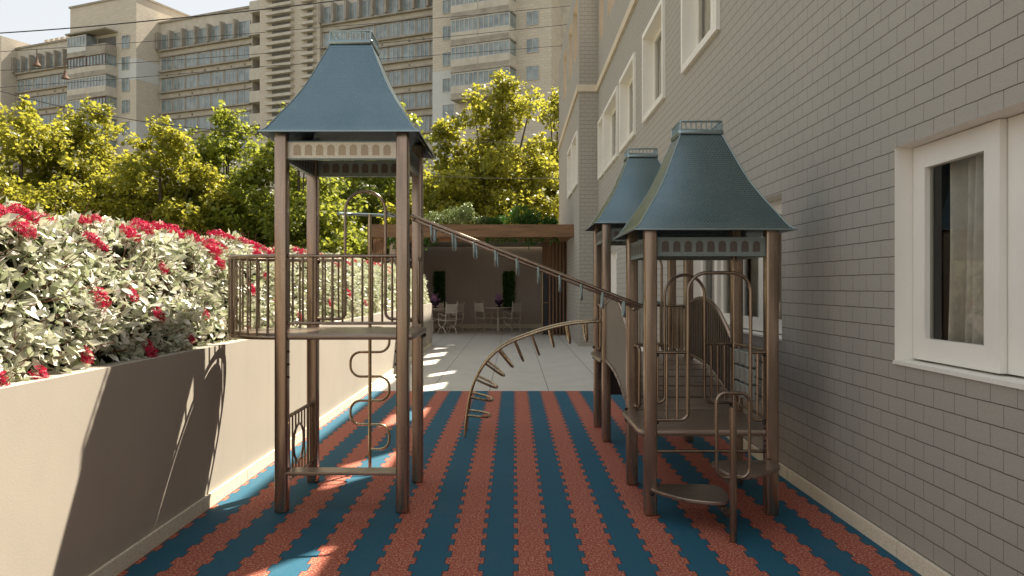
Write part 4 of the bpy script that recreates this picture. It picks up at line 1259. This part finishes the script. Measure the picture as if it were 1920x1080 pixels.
for a, b, z, yy in ((xB0, xB1, ZD, -.2), (xC1, xD1, ZD, -.2), (xF1, xG1, 31.9, -.2), (xB1-.1, xC1+.1, 33.9, -3.35)): m.box(a, b, yy, 13.9, z+.005, z+.22)
apart(m, 'roof', M_ADARK)
m = MB(); m.box(xB0+1, xB0+8, 3, 9, 31.93, 33.3)
for k in range(7): m.box(xB0+1+k, xB0+1.6+k, 3, 3.5, 33.305, 33.7)
apart(m, 'rooftop_hut', M_AB)
m = MB(); xa = U(235); m.tube([(xa, -2.9, 30), (xa, -2.9, 34.1), (xa, -2.9, 39)], .17, 6, r1=.03); apart(m, 'antenna', M_AWHITE)
# window kinds: shared meshes
def win_mesh(w, h, cols, trans=True):
    m = MB(); m.box(-w/2, w/2, -.02, .02, 0, h, 1)
    t = .05
    m.box(-w/2, w/2, -.06, -.021, 0, t); m.box(-w/2, w/2, -.06, -.021, h-t, h)
    for k in range(cols+1):
        x = -w/2+w*k/cols; m.box(x-t*.55, x+t*.55, -.065, -.022, t, h-t)
    return m
window_protos = {}
def put_window(key, w, h, cols, x, y, z):
    if key not in window_protos:
        o = win_mesh(w, h, cols).build('window', [M_AFR, M_AGL], ap_, smooth=False, local=True); window_protos[key] = o
    else:
        o = window_protos[key].copy(); C.objects.link(o); o.parent = ap_
    o.location = (x, y, z); return o
rest = MB()
def put_rest(w, h, cols, x, y, z):
    q = win_mesh(w, h, cols)
    rest.add([(p[0]+x, p[1]+y, p[2]+z) for p in q.v], [])
    n0 = len(rest.v)-len(q.v)
    for f, mi in zip(q.f, q.m): rest.f.append(tuple(i+n0 for i in f)); rest.m.append(mi)
rd = random.Random(3)
def wing(x0, x1, n, rows, single):
    wd = (x1-x0)/n
    for k in range(rows):
        z = SILL[k]; ledge = MB(); fins = MB()
        ledge.box(x0, x1, -.45, -.005, z-.2, z-.02)                  # sill ledge
        ledge.box(x0, x1, -.28, -.006, z-.86, z-.74)                  # head ledge of the row below
        for j in range(n):
            x = x0+wd*(j+.5)
            h = 1.75 if k == 0 else 1.42
            (put_window if (single and k < 4) else (lambda key, *a: put_rest(*a)))(('r', round(wd, 2), h, 3 if j % 3 else 2), wd*.86, h, 3 if j % 3 else 2, x, -.06, z+.03)
            if k == 0:
                fins = MB(); fins.box(x0+wd*j-.12, x0+wd*j+.12, -.7, -.01, z, z+1.95); apart(fins, 'mullion_fin', M_ADARK)
            elif j: fins.box(x0+wd*j-.05, x0+wd*j+.05, -.14, -.01, z, z+1.5)
            if k and rd.random() < .7: ledge.box(x-.09, x+.09, -.1, -.01, z-.6, z-.42)
        lg = apart(ledge, 'ledge', M_ADARK)
        if k: apart(fins, 'mullion_fin', M_ADARK, lg)
wing(xC1+.25, xD1-.1, 7, 6, True); wing(xF1+.1, xG1-.1, 9, 6, True); wing(xB0+.2, xB1-.1, 9, 6, False)
# projecting blocks: single windows and stacks of balconies
def balcony(x0, x1, y, z, glazed, mat, fr):
    m = MB(); m.box(x0, x1, y-1.5, y-.005, z, z+1.02); b = m.build('balcony', mat, ap_, smooth=False, local=True)
    m = MB(); m.box(x0-.03, x1+.03, y-1.54, y-.006, z-.14, z-.003); m.box(x0+.04, x1-.04, y-1.515, y-1.501, z+.05, z+.42)
    m.build('slab', M_ADARK, b, smooth=False, local=True)
    if glazed:
        m = MB(); n = 6
        for k in range(n+1):
            x = x0+.04+(x1-x0-.08)*k/n; m.box(x-.035, x+.035, y-1.47, y-1.40, z+1.025, z+2.26)
        m.box(x0+.05, x1-.05, y-1.46, y-1.41, z+2.12, z+2.255); m.box(x0+.05, x1-.05, y-1.46, y-1.41, z+1.03, z+1.1)
        m.build('glazing_frame', fr, b, smooth=False, local=True)
        m = MB(); m.box(x0+.06, x1-.06, y-1.42, y-.02, z+1.03, z+2.25); m.build('glazing', M_AGL, b, smooth=False, local=True)
    else:
        m = MB(); m.box(x0+.1, x1-.1, y-.02, y+.05, z+1.02, z+2.2); m.build('doorway', M_AVOID, b, smooth=False, local=True)
cL, cR = U(192), U(262)
mid = (cL+cR)/2
for k in range(7):
    z = 27.7-2.42*k
    if k == 0:
        balcony(cL, mid-.02, -3.2, z, True, M_AWHITE, M_AFR); balcony(mid+.02, cR, -3.2, z-.1, False, M_ADARK, M_AFR)
    else:
        balcony(cL, mid-.02, -3.2, z, True, M_ACON, M_RUST if k in (1,) else M_AFR); balcony(mid+.02, cR, -3.2, z, True, M_ACON, M_RUST if k in (1, 3) else M_AFR)
m = MB(); m.box(cL-.1, cR+.2, -4.9, -3.21, 30.15, 30.3); apart(m, 'balcony_canopy', M_ADARK)
for k in range(5):
    z = 28.2-2.42*k
    put_window('c1', 1.15, 1.5, 2, U(279), -3.22, z)
    if k < 4: put_window('c1', 1.15, 1.5, 2, U(186)+.1, -3.22, z)
m = MB(); m.box(xB1+.01, cL-.35, -3.235, -3.201, 19.5, 29.7); apart(m, 'white_cladding', M_AWHITE)
for za in (24.6, 17.5):
    m = MB(); m.box(cR+.3, xC1+.022, -3.225, -3.2015, za, za+2.4); m.box(xC1-.001, xC1+.022, -3.2014, -.01, za, za+2.4); apart(m, 'grey_cladding', M_AWHITE)
hL, hR = U(882), U(988)
mid = hL+(hR-hL)*.47
for k in range(6):
    z = 29.35-2.42*(k-1)-1.2
    balcony(hL, mid-.02, -2.6, z, True, M_ACON, M_AFR); balcony(mid+.02, hR, -2.6, z, True, M_ACON, M_AFR)
for k in range(6):
    z = 29.2-2.42*k
    put_window('h1', 1.12, 1.25, 2, U(864), -2.62, z); put_window('h1', 1.12, 1.25, 2, U(1018), -2.62, z+.2)
m = MB(); m.box(xG1+.01, hL-.3, -2.63, -2.601, 10, 21.5); apart(m, 'white_cladding', M_AWHITE)
# balcony voids and louvred stair tower
m = MB()
for k in range(10):
    z = 31.0-2.42*k; m.box(xD1+.02, xE1-.02, -.48, 1.19, z, z+1.2)
apart(m, 'access_parapet', M_ACON)
for a, b in ((U(508), U(556)), (U(574), U(598))):
    m = MB(); m.box(a+.5, b-.5, -.53, -.501, 12, 41); ws = apart(m, 'stair_window_strip', M_AVOID)
    m = MB()
    for k in range(38): m.box(a, b, -1.05, -.532, 12+k*.79, 12.30+k*.79)
    apart(m, 'louvre', M_ACON, ws)
m = MB(); m.box(xB0-3.2, xB0-1.8, -2.03, -2.001, 10, 30.3); ws = apart(m, 'stair_window_strip', M_AVOID)
m = MB()
for k in range(26): m.box(xB0-3.6, xB0-1.4, -2.45, -2.032, 10+k*.79, 10.26+k*.79)
apart(m, 'louvre', M_ACON, ws)

tag(apart(rest, 'window', [M_AFR, M_AGL]), kind='stuff')

# ------------------------------------------------------------------ overhead cables and hanging lamps
def cable(label, pts, Z, r):
    P = [Vector(pxp(px_, y, Z)) for px_, y in pts]
    out = []
    for i in range(len(P)-1):
        for k in range(8):
            t = k/8; out.append(P[i].lerp(P[i+1], t)-Vector((0, 0, .06*math.sin(PI*t))))
    out.append(P[-1]); m = MB(); mid = P[len(P)//2]
    m.tube([p-mid for p in out], r, 5)
    o = m.build('cable', M_BLACK); o.location = mid
    return tag(o, label, 'cable', 'overhead cables across the street')
cable('thickest overhead cable crossing the sky at the top left', [(-200, 82), (0, 62), (300, 37), (640, 0), (800, -20)], 52, .04)
cable('thin cable crossing the flats just below the thickest one', [(-200, 115), (0, 97), (560, 55), (1100, 8)], 53, .02)
cable('thin cable carrying the lower hanging lamp past the white flats', [(-200, 148), (0, 132), (500, 100), (1100, 42)], 52, .02)
cable('thin cable crossing the middle storeys of the flats', [(-200, 180), (0, 164), (500, 124), (1100, 82)], 53, .02)
cable('sagging dark cable dipping into the left treetops', [(-150, 140), (0, 171), (210, 218), (420, 245), (640, 262), (800, 266)], 29.0, .015)
cable('cable running across the yellow maple above the pergola', [(640, 264), (860, 265), (1100, 263)], 28.9, .009)
cable('lowest cable running across the maples just above the pergola plants', [(560, 322), (800, 330), (1100, 333)], 28.8, .009)
for i, (px_, y, lab) in enumerate(((69, 108, 'rusty bell shaped lamp hanging from the cable at the left'), (122, 132, 'rusty bell shaped lamp hanging lower beside the white flats'))):
    x, Yc, z = pxp(px_, y, 52)
    t = thing('street_lamp', lab, 'lamp', (x, Yc, z), 0, 'hanging street lamps')
    m = MB(); m.lathe((x, Yc, z-.55), [(.27, 0), (.23, .08), (.10, .26), (.08, .5)], 12); m.build('lamp_shade', M_RUST, t)
    m = MB(); m.tube([(x, Yc, z-.06), (x, Yc, z+.55)], .03, 5); m.build('hanger', M_RUST, t)
